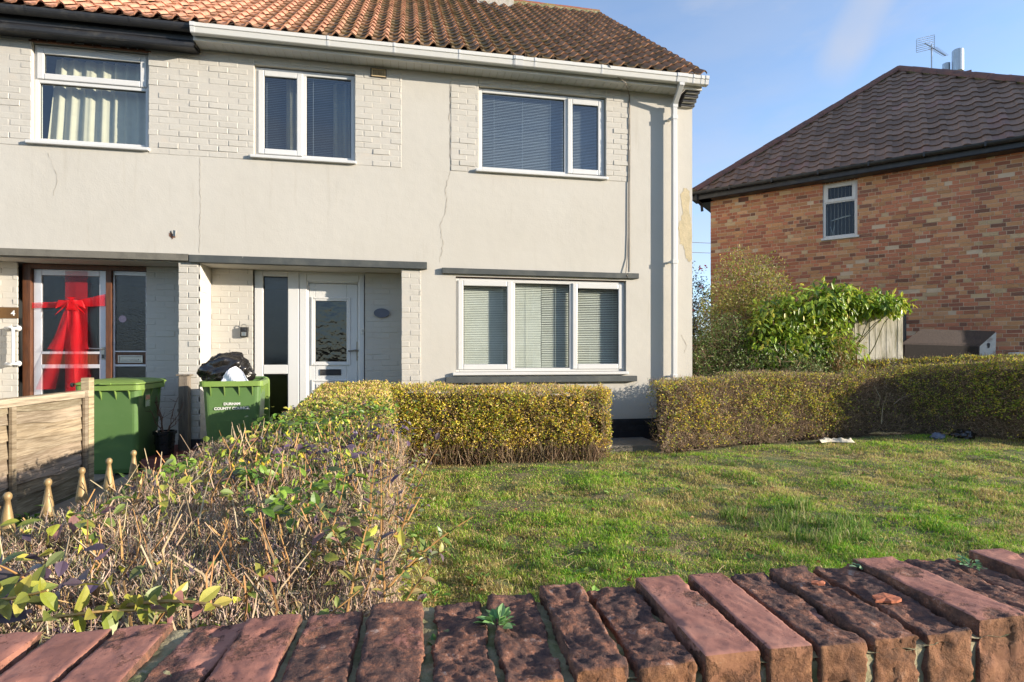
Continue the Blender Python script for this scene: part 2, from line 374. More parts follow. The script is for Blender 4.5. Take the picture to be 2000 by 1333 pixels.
cm = N.new('ShaderNodeMix'); cm.data_type = 'RGBA'; L.new(cl, cm.inputs[0]); L.new(sky.outputs[0], cm.inputs[6]); cm.inputs[7].default_value = (1.6, 1.66, 1.85, 1)
L.new(cm.outputs[2], bg.inputs[0])

SC.view_settings.view_transform = 'Standard'; SC.view_settings.look = 'None'; SC.view_settings.gamma = 1
SC.view_settings.exposure = 2.15
SC.render.engine = 'CYCLES'
SC.cycles.max_bounces = 8; SC.cycles.transparent_max_bounces = 16; SC.cycles.diffuse_bounces = 4
SC.cycles.use_denoising = True
SC.cycles.caustics_reflective = False; SC.cycles.caustics_refractive = False

# ------------------------------------------------------------------ ground
b = MB(); b.box(-600, 600, -600, 600, -.60, -.56); tag(b.build('ground', m_earth), kind='structure')
b = MB(); b.box(-60, 60, -6.6, -2.0, -.558, -.55); tag(b.build('road', m_asph), kind='structure')
b = MB(); b.box(-60, 60, -1.98, .54, -.559, -.44)
tag(b.build('pavement', m_conc, bevel=.01), kind='structure')
b = MB(); b.box(-60, 60, .66, 60, -.559, -.115); tag(b.build('garden', m_earth), kind='structure')
b = MB(); b.box(-3.0, -.7, .78, 6.045, -.113, -.085); b.box(-3.0, -2.405, 6.046, 6.6, -.113, -.0855); b.box(-9, -3.16, 1.2, 6.6, -.113, -.087); b.box(-2.40, -.32, 6.05, 6.94, -.1125, -.05)
tag(b.build('path', m_conc, bevel=.006), kind='structure')
b = MB()
for i, x0 in enumerate(np.arange(-.3, 3.2, .9)):
    b.box(x0 + .006, x0 + .894, 6.62, 7.29, -.11, .028 + .004 * (i % 3))
tag(b.build('paving', m_conc, bevel=.008), kind='structure')

def lawn_h(x, y):
    p = np.stack([x, y, 0 * x], -1)
    return -.055 + .018 * noise(p, .55, 1) + .012 * noise(p, 1.7, 2)
gx, gy = np.meshgrid(np.linspace(-.75, 13, 200), np.linspace(.775, 7.6, 120), indexing='ij')
gz = lawn_h(gx, gy)
edge = np.clip((gy - 6.4 - np.clip(gx - 3, 0, 4.2) * .2) / .35, 0, 1); gz = gz * (1 - edge) + edge * -.105
gz += .01 * noise(np.stack([gx, gy, gz], -1), 6, 3)
b = MB(); b.grid(np.stack([gx, gy, gz], -1)); tag(b.build('lawn', m_turf, smooth=True), kind='structure')

# ------------------------------------------------------------------ white house
F = 7.3
house = empty('semi_detached_house', (0, F, 0), 'long white rendered house with orange clay roof, dark beams over two front doors', 'house')
XL, XR, ZT = -9.0, 4.076, 5.16
wins = {'w1': (-4.372, -3.131, 3.73, 4.90), 'w2': (-1.924, -.703, 3.73, 4.875), 'w3': (.922, 2.739, 3.735, 4.87), 'w4': (.61, 3.048, .975, 2.27)}
holes = [(v[0], v[1], v[2], v[3]) for v in wins.values()] + [(-2.552, -.108, -.2, 2.345), (-4.99, -2.795, -.2, 2.35)]
xs = sorted({XL, XR} | {h[0] for h in holes} | {h[1] for h in holes} | set(np.arange(-9, 4, .5)))
zs = sorted({-.2, ZT} | {h[2] for h in holes} | {h[3] for h in holes})
b = MB()
for i in range(len(xs) - 1):
    for j in range(len(zs) - 1):
        cx, cz = (xs[i] + xs[i + 1]) / 2, (zs[j] + zs[j + 1]) / 2
        if any(h[0] < cx < h[1] and h[2] < cz < h[3] for h in holes): continue
        b.quad((xs[i], F, zs[j]), (xs[i + 1], F, zs[j]), (xs[i + 1], F, zs[j + 1]), (xs[i], F, zs[j + 1]))
# window reveals and rooms
for k, (x0, x1, z0, z1) in wins.items():
    y1 = F + .16
    b.quad((x0, F, z0), (x0, F, z1), (x0, y1, z1), (x0, y1, z0)); b.quad((x1, F, z0), (x1, y1, z0), (x1, y1, z1), (x1, F, z1))
    b.quad((x0, F, z1), (x1, F, z1), (x1, y1, z1), (x0, y1, z1)); b.quad((x0, F, z0), (x0, y1, z0), (x1, y1, z0), (x1, F, z0))
    a0, a1, c0, c1, yb = x0 - .5, x1 + .5, z0 - .6, z1 + .12, F + 2.6
    b.quad((a0, yb, c0), (a1, yb, c0), (a1, yb, c1), (a0, yb, c1), 1)
    b.quad((a0, y1, c0), (a0, yb, c0), (a0, yb, c1), (a0, y1, c1), 1); b.quad((a1, y1, c0), (a1, y1, c1), (a1, yb, c1), (a1, yb, c0), 1)
    b.quad((a0, y1, c0), (a1, y1, c0), (a1, yb, c0), (a0, yb, c0), 1); b.quad((a0, y1, c1), (a0, yb, c1), (a1, yb, c1), (a1, y1, c1), 1)
    for (p0, p1, q0, q1) in ((a0, x0, c0, c1), (x1, a1, c0, c1), (x0, x1, c0, z0), (x0, x1, z1, c1)):
        b.quad((p0, y1, q0), (p1, y1, q0), (p1, y1, q1), (p0, y1, q1), 1)
# porch recesses: side cheeks, soffit, hall behind
for (x0, x1, zt) in ((-2.552, -.108, 2.345), (-4.99, -2.795, 2.35)):
    yb = F + .46
    b.quad((x0, F, -.2), (x0, F, zt), (x0, yb, zt), (x0, yb, -.2)); b.quad((x1, F, -.2), (x1, yb, -.2), (x1, yb, zt), (x1, F, zt))
    b.quad((x0, F, zt), (x1, F, zt), (x1, yb, zt), (x0, yb, zt))
    y2 = yb + 2.2
    b.quad((x0, y2, -.2), (x1, y2, -.2), (x1, y2, zt), (x0, y2, zt), 1); b.quad((x0, yb, .1), (x1, yb, .1), (x1, y2, .1), (x0, y2, .1), 1)
    b.quad((x0, yb, zt), (x0, y2, zt), (x1, y2, zt), (x1, yb, zt), 1)
    b.quad((x0, yb, -.2), (x0, y2, -.2), (x0, y2, zt), (x0, yb, zt), 1); b.quad((x1, yb, -.2), (x1, yb, zt), (x1, y2, zt), (x1, y2, -.2), 1)
# gable, back and left end
b.poly([(XR, F, -.2), (XR, F + 8.5, -.2), (XR, F + 8.5, ZT), (XR, F + 4.2, 8.6), (XR, F, ZT)])
b.poly([(XL, F, -.2), (XL, F, ZT), (XL, F + 4.2, 8.6), (XL, F + 8.5, ZT), (XL, F + 8.5, -.2)])
b.quad((XL, F + 8.5, -.2), (XL, F + 8.5, ZT), (XR, F + 8.5, ZT), (XR, F + 8.5, -.2))
house_wall = b.build('wall', [m_render, m_room], house)

# cracks, party-wall joint, bare patches and a broken bit of render
def crack(pts, wd, name='crack'):
    pts = np.array(pts, float); P = []
    for i in range(len(pts) - 1):
        n = max(3, int(np.linalg.norm(pts[i + 1] - pts[i]) / .03))
        for t in np.linspace(0, 1, n, endpoint=False): P.append(pts[i] + (pts[i + 1] - pts[i]) * t)
    P.append(pts[-1]); P = np.array(P)
    P += rs.normal(0, .006, P.shape); W = wd * rs.uniform(.3, 1.2, len(P))
    q = MB(); y = F - .0025
    A = np.stack([P[:, 0] - W, np.full(len(P), y), P[:, 1]], -1); B = np.stack([P[:, 0] + W, np.full(len(P), y), P[:, 1]], -1)
    q.grid(np.stack([A, B], 1), flip=True)
    q.build(name, m_crack, house_wall)
crack([(.535, 4.9), (.53, 4.3), (.54, 3.69)], .005)
crack([(.535, 3.68), (.47, 3.45), (.49, 3.2), (.40, 2.95), (.44, 2.7), (.39, 2.45)], .003)
crack([(-2.555, 3.66), (-2.552, 3.0), (-2.56, 2.47)], .002)
crack([(-4.2, 3.6), (-4.1, 3.3), (-4.15, 3.1)], .002)
crack([(-.1, 3.66), (.2, 3.69), (.54, 3.66)], .002)
crack([(3.9, 1.5), (3.98, 1.35), (3.95, 1.25)], .004)
def patch(outline, name, mat, parent, y):
    n = len(outline); c = np.mean(outline, 0); V = [(c[0], y, c[1])]
    O = []
    for i in range(n):
        a = np.array(outline[i]); d = np.array(outline[(i + 1) % n])
        for t in np.linspace(0, 1, 6, endpoint=False): O.append(a + (d - a) * t + rs.normal(0, .009, 2))
    V += [(p[0], y + .001, p[1]) for p in O]; k = len(O)
    q = MB(); q.add(V, np.array([[0, 1 + (i + 1) % k, 1 + i] for i in range(k)][::1])[:, ::-1]); return q.build(name, mat, parent)
patch([(3.93, 3.66), (4.03, 3.62), (4.03, 3.3), (4.055, 3.2), (4.072, 2.95), (4.072, 2.62), (4.03, 2.56), (3.98, 2.62), (3.94, 2.8), (3.87, 2.85), (3.86, 3.1), (3.93, 3.3), (3.90, 3.5)], 'bare_patch', m_peel, house_wall, F - .003)
patch([(-2.90, 2.73), (-2.86, 2.70), (-2.82, 2.66), (-2.87, 2.64), (-2.90, 2.67)], 'bare_patch', m_ltile, house_wall, F - .003)
q = MB(); q.hexa([(-2.86, 7.296, 2.68), (-2.82, 7.27, 2.66), (-2.82, 7.275, 2.655), (-2.86, 7.299, 2.67), (-2.85, 7.28, 2.74), (-2.815, 7.262, 2.73), (-2.81, 7.267, 2.73), (-2.845, 7.285, 2.745)])
q.build('render_flake', m_render, house_wall)

# painted brick panels
def bricks(mb, x0, x1, z0, z1, y, depth=.02, bl=.215, bh=.065, j=.011, rough=.0022, axis='x', flip=1):
    row = 0; z = z0
    while z < z1 - .02:
        zt = min(z + bh, z1)
        x = x0 - (0 if row % 2 == 0 else (bl + j) / 2) 
        while x < x1:
            a, c = max(x, x0), min(x + bl, x1)
            if c - a > .02:
                o = rs.normal(0, rough); t = rs.normal(0, rough * .6, 4); k = rs.normal(0, .0018, 4)
                yf = y + o
                if axis == 'x':
                    P = [(a + k[0], yf + t[0], z + k[2]), (c + k[1], yf + t[1], z + k[3]), (c, y + depth, z), (a, y + depth, z),
                         (a + k[0], yf + t[2], zt + k[2]), (c + k[1], yf + t[3], zt + k[3]), (c, y + depth, zt), (a, y + depth, zt)]
                else:      # panel in a y-z plane facing +x (flip=1) or -x
                    s_ = -flip
                    P = [(yf_(y, o + t[0], s_), a, z), (yf_(y, o + t[1], s_), c, z), (y + s_ * depth, c, z), (y + s_ * depth, a, z),
                         (yf_(y, o + t[2], s_), a, zt), (yf_(y, o + t[3], s_), c, zt), (y + s_ * depth, c, zt), (y + s_ * depth, a, zt)]
                mb.hexa(P)
            x += bl + j
        z += bh + j; row += 1
def yf_(y, o, s_): return y + o * s_
def panel(x0, x1, z0, z1, y=F - .0065, back=True):
    q = MB(); bricks(q, x0, x1, z0, z1, y)
    if back: q.box(x0, x1, y + .0028, y + .012, z0, z1, 1)
    return q.build('brick_panel', [m_wbrick, m_joint], house, bevel=.004, seg=2)
panel(-9, -4.376, 3.67, 4.985); panel(-3.127, -1.93, 3.67, 4.985); panel(-.698, -.108, 3.69, 4.985)
panel(.545, .918, 3.69, 4.985); panel(2.743, 3.10, 3.69, 4.985)
panel(-1.93, -.698, 4.905, 4.985); panel(.918, 2.743, 4.90, 4.985)
panel(-.106, .146, .18, 2.342)
# porch back walls
panel(-2.55, -2.045, .0, 2.343, F + .38); panel(-.603, -.11, .0, 2.343, F + .38)
panel(-3.318, -2.797, .0, 2.348, F + .38); panel(-4.988, -4.716, .0, 2.348, F + .32)
# pillar between the porches
q = MB(); q.box(-2.79, -2.557, F + .004, F + .36, 0, 2.343, 1)
bricks(q, -2.795, -2.552, .17, 2.343, F - .005)
bricks(q, F, F + .37, .17, 2.343, -2.552, axis='y', flip=1); bricks(q, F, F + .37, .17, 2.343, -2.795, axis='y', flip=-1)
q.build('pillar', [m_wbrick, m_joint], house, bevel=.004)
q = MB(); q.box(-2.80, -2.546, F - .012, F + .37, -.1, .165); q.build('pillar_base', m_plinth, house, bevel=.006)
# plinth
q = MB(); bricks(q, .15, 4.088, -.1, .298, F - .016, depth=.03); q.box(.15, 4.086, F - .012, F - .004, -.1, .296); q.box(4.077, 4.09, F - .012, F + 8, -.1, .296)
q.build('plinth', m_plinth, house, bevel=.003)
# dark beams
q = MB(); q.box(-9, -2.668, F - .055, F + .05, 2.362, 2.448); q.build('porch_beam', m_slate2, house, bevel=.006)
q = MB(); q.box(-2.662, .227, F - .06, F + .05, 2.348, 2.440); q.build('porch_beam', m_slate, house, bevel=.006)
q = MB(); q.box(.424, 3.04, F - .045, F + .05, 2.300, 2.376); q.box(3.045, 3.227, F - .042, F + .02, 2.303, 2.378); q.build('lintel', m_slate, house, bevel=.005)
q = MB(); q.box(.472, 3.188, F - .07, F + .09, .832, .913); q.build('window_ledge', m_slate, house, bevel=.005)
q = MB(); bricks(q, -4.40, -3.10, 4.905, 5.0, F - .002, bl=.085, bh=.09, rough=.004)
q.box(-4.4, -3.1, F - .012, F + .02, 4.897, 4.915, 0); q.build('brick_lintel', m_ltile, house, bevel=.003)
q = MB(); q.box(.5, 3.1, F + .005, F + .05, 2.268, 2.30); q.build('joint_strip', m_ltile, house)

# ---------------- windows
def frame_member(q, x0, x1, y0, y1, z0, z1, mat=0): q.box(x0, x1, y0, y1, z0, z1, mat)
def ring(q, x0, x1, z0, z1, y0, y1, wd, mat=0):
    q.box(x0, x0 + wd, y0, y1, z0, z1, mat); q.box(x1 - wd, x1, y0, y1, z0, z1, mat)
    q.box(x0 + wd, x1 - wd, y0, y1, z0, z0 + wd, mat); q.box(x0 + wd, x1 - wd, y0, y1, z1 - wd, z1, mat)
def blind(x0, x1, z0, z1, y, tilt, pitch, parent, mat, cords=2, sag=0):
    q = MB(); n = int((z1 - z0) / pitch); wd = .025
    t = R(tilt)
    for i in range(n):
        z = z1 - .035 - i * pitch
        if z < z0 + .01: break
        dz = rs.normal(0, .0008); tt = t + rs.normal(0, .02)
        a, c = wd / 2 * math.cos(tt), wd / 2 * math.sin(tt)
        P = np.array([[(x0, y - a, z - c + dz), (x1, y - a, z - c - dz)], [(x0, y, z + .002 + dz), (x1, y, z + .002 - dz)], [(x0, y + a, z + c + dz), (x1, y + a, z + c - dz)]])
        q.grid(P)
    q.box(x0, x1, y - .014, y + .014, z1 - .03, z1)
    q.box(x0, x1, y - .012, y + .012, z0, z0 + .014)
    for k in range(cords):
        xc = x0 + (x1 - x0) * (k + .5) / cords if cords != 2 else x0 + (x1 - x0) * (.16 if k == 0 else .84)
        q.box(xc - .0015, xc + .0015, y - .0155, y - .0135, z0, z1)
    return q.build('blind', mat, parent)
def curtain(x0, x1, z0, z1, y, parent, mat, folds=9, amp=.035, flare=.0, ph=0):
    nx, nz = folds * 10, 14
    U, V = np.meshgrid(np.linspace(0, 1, nx), np.linspace(0, 1, nz), indexing='ij')
    X = x0 + (x1 - x0) * U + flare * (1 - V) * (U - 1)
    Y = y + amp * np.sin(U * folds * 6.28 + ph + 1.2 * np.sin(U * 9) + .5 * V) + .4 * amp * np.sin(U * folds * 14 + V * 2)
    q = MB(); q.grid(np.stack([X, Y, z0 + (z1 - z0) * V], -1)); return q.build('curtain', mat, parent, smooth=True)

def window(key, splits, opening, sill=True, glassm=m_glass, horizontal=False):
    x0, x1, z0, z1 = wins[key]; yf = F + .045; yb = yf + .065; fw = .052
    win = bpy.data.objects.new('window', None); COL.objects.link(win); win.parent = house; win.location = (0, 0, 0)
    q = MB(); q.box(x0 + .003, x0 + fw, yf, yb, z0 + .003, z1 - .012); q.box(x1 - fw, x1 - .003, yf, yb, z0 + .003, z1 - .012)
    q.box(x0 + fw, x1 - fw, yf, yb, z0 + .003, z0 + fw); q.box(x0 + fw, x1 - fw, yf, yb, z1 - fw - .012, z1 - .012)
    cells = []
    if horizontal:
        e = [z0 + fw] + [s for s in splits] + [z1 - fw - .012]
        for s in splits: q.box(x0 + fw, x1 - fw, yf, yb, s - .03, s + .03)
        for i in range(len(e) - 1):
            cells.append((x0 + fw, x1 - fw, e[i] + (.03 if i else 0), e[i + 1] - (.03 if i < len(e) - 2 else 0)))
    else:
        e = [x0 + fw] + [s for s in splits] + [x1 - fw]
        for s in splits: q.box(s - .03, s + .03, yf, yb, z0 + fw, z1 - fw - .012)
        for i in range(len(e) - 1):
            cells.append((e[i] + (.03 if i else 0), e[i + 1] - (.03 if i < len(e) - 2 else 0), z0 + fw, z1 - fw - .012))
    q.build('frame', m_upvc, win, bevel=.006, seg=2)
    for i, (a, c, e0, e1) in enumerate(cells):
        if i in opening:
            s = MB(); ring(s, a - .018, c + .018, e0 - .018, e1 + .018, yf - .018, yf + .03, .072); s.build('sash', m_upvc, win, bevel=.009, seg=2)
            a, c, e0, e1 = a + .052, c - .052, e0 + .052, e1 - .052
            bd = MB(); ring(bd, a - .002, c + .002, e0 - .002, e1 + .002, yf + .002, yf + .012, .008)
        else:
            bd = MB(); ring(bd, a - .002, c + .002, e0 - .002, e1 + .002, yf + .022, yf + .032, .008)
        bd.build('glazing_gasket', m_tyre, win)
        g = MB(); yy = yf + (.01 if i in opening else .03)
        g.quad((a, yy, e0), (c, yy, e0), (c, yy, e1), (a, yy, e1)); g.build('pane', glassm, win)
    if sill:
        s = MB(); s.box(x0 - .045, x1 + .02, F - .05, F + .05, z0 - .042, z0 - .004); s.build('sill', m_upvc, win, bevel=.008)
    return win, yb
w1, yb = window('w1', [4.47], [1], horizontal=True)
x0, x1, z0, z1 = wins['w1']
curtain(x0 + .13, x1 + .02, z0 - .05, z1 - .08, yb + .10, w1, m_curtain, 8, .02, .10)
w2, yb = window('w2', [-1.342], [0], glassm=m_glass_up)
x0, x1, z0, z1 = wins['w2']
blind(x0 + .03, -1.35, z0 + .02, z1 - .02, yb + .03, 16, .0225, w2, m_blind2); blind(-1.335, x1 - .03, z0 + .02, z1 - .02, yb + .03, 14, .0225, w2, m_blind2)
curtain(-1.02, -.76, z0, z1, yb + .22, w2, m_curtain, 3, .03); curtain(-1.62, -1.45, z0, z1, yb + .22, w2, m_curtain, 2, .03)
w3, yb = window('w3', [2.172], [1], glassm=m_glass_up)
x0, x1, z0, z1 = wins['w3']
blind(x0 + .03, 2.16, z0 + .02, z1 - .02, yb + .03, 38, .0215, w3, m_blind2, 3); blind(2.185, x1 - .03, z0 + .02, z1 - .02, yb + .03, 38, .0215, w3, m_blind2)
w4, yb = window('w4', [1.404, 2.247], [0, 2])
x0, x1, z0, z1 = wins['w4']
blind(x0 + .03, 1.39, z0 + .02, z1 - .02, yb + .035, 56, .0245, w4, m_blind); blind(1.415, 1.83, z0 + .02, z1 - .02, yb + .035, 58, .0245, w4, m_blind, 1)
blind(1.835, 2.235, z0 + .02, z1 - .02, yb + .035, 42, .0255, w4, m_blind, 1); blind(2.26, x1 - .03, z0 + .02, z1 - .02, yb + .035, 40, .0255, w4, m_blind)

# ---------------- white front door with sidelight
Rf = F + .46
door = bpy.data.objects.new('front_door', None); COL.objects.link(door); door.parent = house; door['label'] = 'white panelled front door with patterned glass'
q = MB(); q.box(-1.47, -1.375, Rf - .03, Rf + .05, .12, 2.31); q.box(-.69, -.617, Rf - .03, Rf + .05, .12, 2.31); q.box(-1.375, -.69, Rf - .03, Rf + .05, 2.215, 2.31); q.box(-1.47, -.617, Rf - .05, Rf + .05, .03, .12)
ring(q, -1.385, -.678, .11, 2.225, Rf - .012, Rf + .05, .03)
q.build('frame', m_upvc, door, bevel=.008)
q = MB(); lx0, lx1, lz0, lz1 = -1.352, -.712, .13, 2.19; yd = Rf + .012
gx0, gx1, gz0, gz1 = -1.274, -.856, 1.115, 1.953
q.box(lx0, gx0, yd, yd + .05, lz0, lz1); q.box(gx1, lx1, yd, yd + .05, lz0, lz1); q.box(gx0, gx1, yd, yd + .05, lz0, gz0); q.box(gx0, gx1, yd, yd + .05, gz1, lz1)
ring(q, gx0 - .05, gx1 + .05, gz0 - .05, gz1 + .05, yd - .016, yd + .02, .026); ring(q, gx0 - .026, gx1 + .026, gz0 - .026, gz1 + .026, yd - .008, yd + .02, .028)
ring(q, -1.32, -.83, .28, .87, yd - .014, yd + .02, .025); ring(q, -1.26, -.89, .34, .81, yd - .01, yd + .02, .02); q.box(-1.22, -.93, yd - .008, yd + .02, .38, .77)
q.build('door_leaf', m_upvc, door, bevel=.006)
q = MB(); q.quad((gx0, yd + .02, gz0), (gx1, yd + .02, gz0), (gx1, yd + .02, gz1), (gx0, yd + .02, gz1)); q.build('pane', m_frost, door)
q = MB(); ring(q, -1.21, -.93, .93, 1.012, yd - .012, yd + .01, .014); q.box(-1.196, -.944, yd - .006, yd + .01, .944, .998); q.build('letterbox', m_black, door, bevel=.003)
q = MB(); q.box(-.725, -.697, yd - .014, yd + .004, 1.13, 1.395)
q.tube([(-.711, yd - .012, 1.275), (-.711, yd - .055, 1.275), (-.73, yd - .06, 1.272), (-.835, yd - .055, 1.262)], [.011, .011, .012, .010], 10)
q.lathe([(.0, 1.17), (.009, 1.17), (.009, 1.19), (0, 1.19)], -.711, yd - .017, 10)
q.build('handle', m_bronze, door, bevel=.003)
side = bpy.data.objects.new('sidelight', None); COL.objects.link(side); side.parent = house
q = MB(); sx0, sx1 = -2.04, -1.475; 
q.box(sx0, -1.93, Rf - .03, Rf + .05, .05, 2.345); q.box(-1.618, sx1, Rf - .03, Rf + .05, .05, 2.345); q.box(-1.93, -1.618, Rf - .03, Rf + .05, 2.265, 2.345); q.box(-1.93, -1.618, Rf - .03, Rf + .05, .952, 1.076); q.box(-1.93, -1.618, Rf - .03, Rf + .05, .05, .3)
q.build('frame', m_upvc, side, bevel=.008)
for (a, c) in ((.3, .952), (1.076, 2.265)):
    q = MB(); q.quad((-1.93, Rf + .012, a), (-1.618, Rf + .012, a), (-1.618, Rf + .012, c), (-1.93, Rf + .012, c)); q.build('pane', m_frost2, side)
    q = MB(); ring(q, -1.93, -1.618, a, c, Rf - .004, Rf + .01, .008); q.build('glazing_gasket', m_tyre, side)
q = MB(); q.box(-1.5, -.59, Rf - .02, Rf + .1, 2.31, 2.345); q.build('door_head', m_upvc, house)

# ---------------- neighbour's door
nd = bpy.data.objects.new('front_door', None); COL.objects.link(nd); nd.parent = house; nd['label'] = 'glazed silver door in a brown timber frame'
q = MB(); q.box(-4.714, -4.625, Rf - .06, Rf + .05, .05, 2.346); q.box(-3.80, -3.735, Rf - .05, Rf + .05, .05, 2.346); q.box(-3.334, -3.318, Rf - .05, Rf + .05, .05, 2.346); q.box(-4.714, -3.318, Rf - .055, Rf + .05, 2.285, 2.346)
q.build('frame', m_brown, nd, bevel=.005)
q = MB(); yd2 = Rf - .01
q.box(-4.62, -4.535, yd2, yd2 + .04, .1, 2.283); q.box(-3.889, -3.803, yd2, yd2 + .04, .1, 2.283); q.box(-4.535, -3.889, yd2, yd2 + .04, 2.21, 2.283)
for (a, c) in ((1.219, 1.252), (1.039, 1.089), (.1, .3)): q.box(-4.535, -3.889, yd2, yd2 + .04, a, c)
q.build('door_leaf', m_alu, nd, bevel=.004)
q = MB()
for (a, c) in ((.3, 1.039), (1.252, 2.21)): q.quad((-4.535, yd2 + .02, a), (-3.889, yd2 + .02, a), (-3.889, yd2 + .02, c), (-4.535, yd2 + .02, c))
q.build('pane', m_frost2, nd)
q = MB(); q.box(-4.535, -3.889, yd2 + .012, yd2 + .03, 1.089, 1.219); q.build('mid_panel', m_brown, nd)
q = MB(); q.box(-3.865, -3.825, yd2 - .01, yd2 + .002, 1.15, 1.31); q.tube([(-3.845, yd2 - .01, 1.285), (-3.845, yd2 - .05, 1.285), (-3.87, yd2 - .055, 1.287), (-3.985, yd2 - .05, 1.29)], .009, 10)
q.box(-3.857, -3.833, yd2 - .016, yd2 - .008, 1.165, 1.215, 1)
q.build('handle', [m_chrome, m_black], nd, bevel=.002)
ns = bpy.data.objects.new('sidelight', None); COL.objects.link(ns); ns.parent = house
q = MB(); ring(q, -3.734, -3.336, .1, 2.283, Rf - .01, Rf + .03, .02); q.box(-3.714, -3.356, Rf - .01, Rf + .03, 1.245, 1.262); q.box(-3.714, -3.356, Rf - .01, Rf + .03, 1.06, 1.087); q.box(-3.714, -3.356, Rf - .01, Rf + .03, 2.23, 2.263); q.build('frame', m_alu, ns, bevel=.003)
q = MB(); q.quad((-3.714, Rf + .01, .12), (-3.356, Rf + .01, .12), (-3.356, Rf + .01, 1.06), (-3.714, Rf + .01, 1.06)); q.quad((-3.714, Rf + .01, 1.262), (-3.356, Rf + .01, 1.262), (-3.356, Rf + .01, 2.23), (-3.714, Rf + .01, 2.23)); q.build('pane', m_frost2, ns)
q = MB(); q.box(-3.714, -3.356, Rf + .004, Rf + .02, 1.087, 1.245); q.build('letter_panel', m_brown, ns)
q = MB(); ring(q, -3.68, -3.39, 1.105, 1.205, Rf - .012, Rf + .006, .02); q.box(-3.66, -3.41, Rf - .004, Rf + .006, 1.125, 1.185); q.box(-3.63, -3.44, Rf - .014, Rf, 1.14, 1.155); q.build('letterbox', m_chrome, ns, bevel=.003)
q = MB()
for r_, y_ in ((.045, 0), ):
    V = [(-3.632, Rf + .006, 1.672)] + [(-3.632 + .045 * math.cos(t), Rf + .006, 1.672 + .045 * math.sin(t)) for t in np.linspace(0, 6.28, 24, endpoint=False)]
    q.add(V, np.array([[0, 1 + i, 1 + (i + 1) % 24] for i in range(24)]))
q.build('round_sticker', M('pale_pink_sticker', (.40, .30, .36), .6, ((.6, .45, .5), 60, .5, .6, .6)), ns)
# plaque, grab rail
def text_mesh(txt, size, mat, name, loc, rot, parent, ext=.0015, align='CENTER'):
    cu = bpy.data.curves.new(name, 'FONT'); cu.body = txt; cu.size = size; cu.extrude = ext; cu.align_x = align; cu.offset = size * .03
    o = bpy.data.objects.new(name, cu); COL.objects.link(o)
    dg = bpy.context.evaluated_depsgraph_get()
    me = bpy.data.meshes.new_from_object(o.evaluated_get(dg)); bpy.data.objects.remove(o)
    me.materials.clear(); me.materials.append(mat)
    t = bpy.data.objects.new(name, me); COL.objects.link(t); t.parent = parent; t.location = loc; t.rotation_euler = rot
    return t
yp = F + .32 - .008
q = MB(); q.box(-4.90, -4.70, yp - .008, yp + .004, 1.655, 1.79); pl = q.build('number_plaque', m_brass, house, bevel=.003)
text_mesh('4', .085, m_lett, 'number', (-4.752, yp - .009 - F, 1.69), (R(90), 0, 0), pl)
q = MB(); q.tube([(-4.80, yp - .06, 1.53), (-4.74, yp - .06, 1.545), (-4.72, yp - .062, 1.52), (-4.718, yp - .062, 1.3), (-4.72, yp - .062, 1.12), (-4.74, yp - .06, 1.09), (-4.80, yp - .06, 1.095)], .017, 12)
for z_ in (1.53, 1.1): q.tube([(-4.80, yp + .01, z_), (-4.80, yp - .06, z_)], .017, 12); q.tube([(-4.70, yp + .002, z_ + .003), (-4.70, yp - .012, z_ + .003)], .036, 16); q.tube([(-4.70, yp, z_), (-4.73, yp - .06, z_)], .017, 12)
q.build('grab_rail', m_upvc, house, smooth=True)
# key safe, bell, dark oval plaque
yk = F + .38 - .008
q = MB(); q.box(-2.186, -2.096, yk - .045, yk + .004, 1.447, 1.575); q.box(-2.17, -2.112, yk - .052, yk - .04, 1.455, 1.51, 1); q.box(-2.165, -2.117, yk - .05, yk - .04, 1.525, 1.56, 2); ks = q.build('key_safe', [m_tyre, m_chrome, m_black], house, bevel=.008)
q = MB(); q.tube([(-2.172, yk - .035, 1.57), (-2.172, yk - .035, 1.60), (-2.155, yk - .035, 1.612), (-2.128, yk - .035, 1.612), (-2.11, yk - .035, 1.60), (-2.11, yk - .035, 1.57)], .005, 8); q.build('shackle', m_chrome, ks)
q = MB(); q.box(-.662, -.616, Rf - .05, Rf - .028, 1.50, 1.59); q.box(-.65, -.628, Rf - .055, Rf - .04, 1.53, 1.56, 1); q.build('doorbell', [m_upvc2, m_chrome], house, bevel=.006)
q = MB(); V = [(-.38, yk - .02, 1.787)] + [(-.38 + .105 * math.cos(t), yk - .02, 1.787 + .065 * math.sin(t)) for t in np.linspace(0, 6.28, 32, endpoint=False)]
V2 = [(v[0], yk + .004, v[2]) for v in V]
q.add(V + V2, [np.array([[0, 1 + i, 1 + (i + 1) % 32] for i in range(32)]), np.array([[1 + i, 34 + i, 34 + (i + 1) % 32, 1 + (i + 1) % 32] for i in range(32)])])
q.build('oval_plaque', m_plaq, house)
# air vent
q = MB(); q.box(-.505, -.30, F - .016, F, 4.845, 4.965, 1); ring(q, -.49, -.31, 4.855, 4.955, F - .026, F - .008, .012)
for i in range(8): q.box(-.478 + i * .0205, -.470 + i * .0205, F - .024, F - .012, 4.867, 4.943)
for i in range(5): q.box(-.478, -.322, F - .024, F - .012, 4.867 + i * .0165, 4.874 + i * .0165)
q.build('air_vent', [M('cream_vent', (.50, .38, .22), .7, ((.3, .22, .12), 20, .5, .7, .6)), m_dark], house)

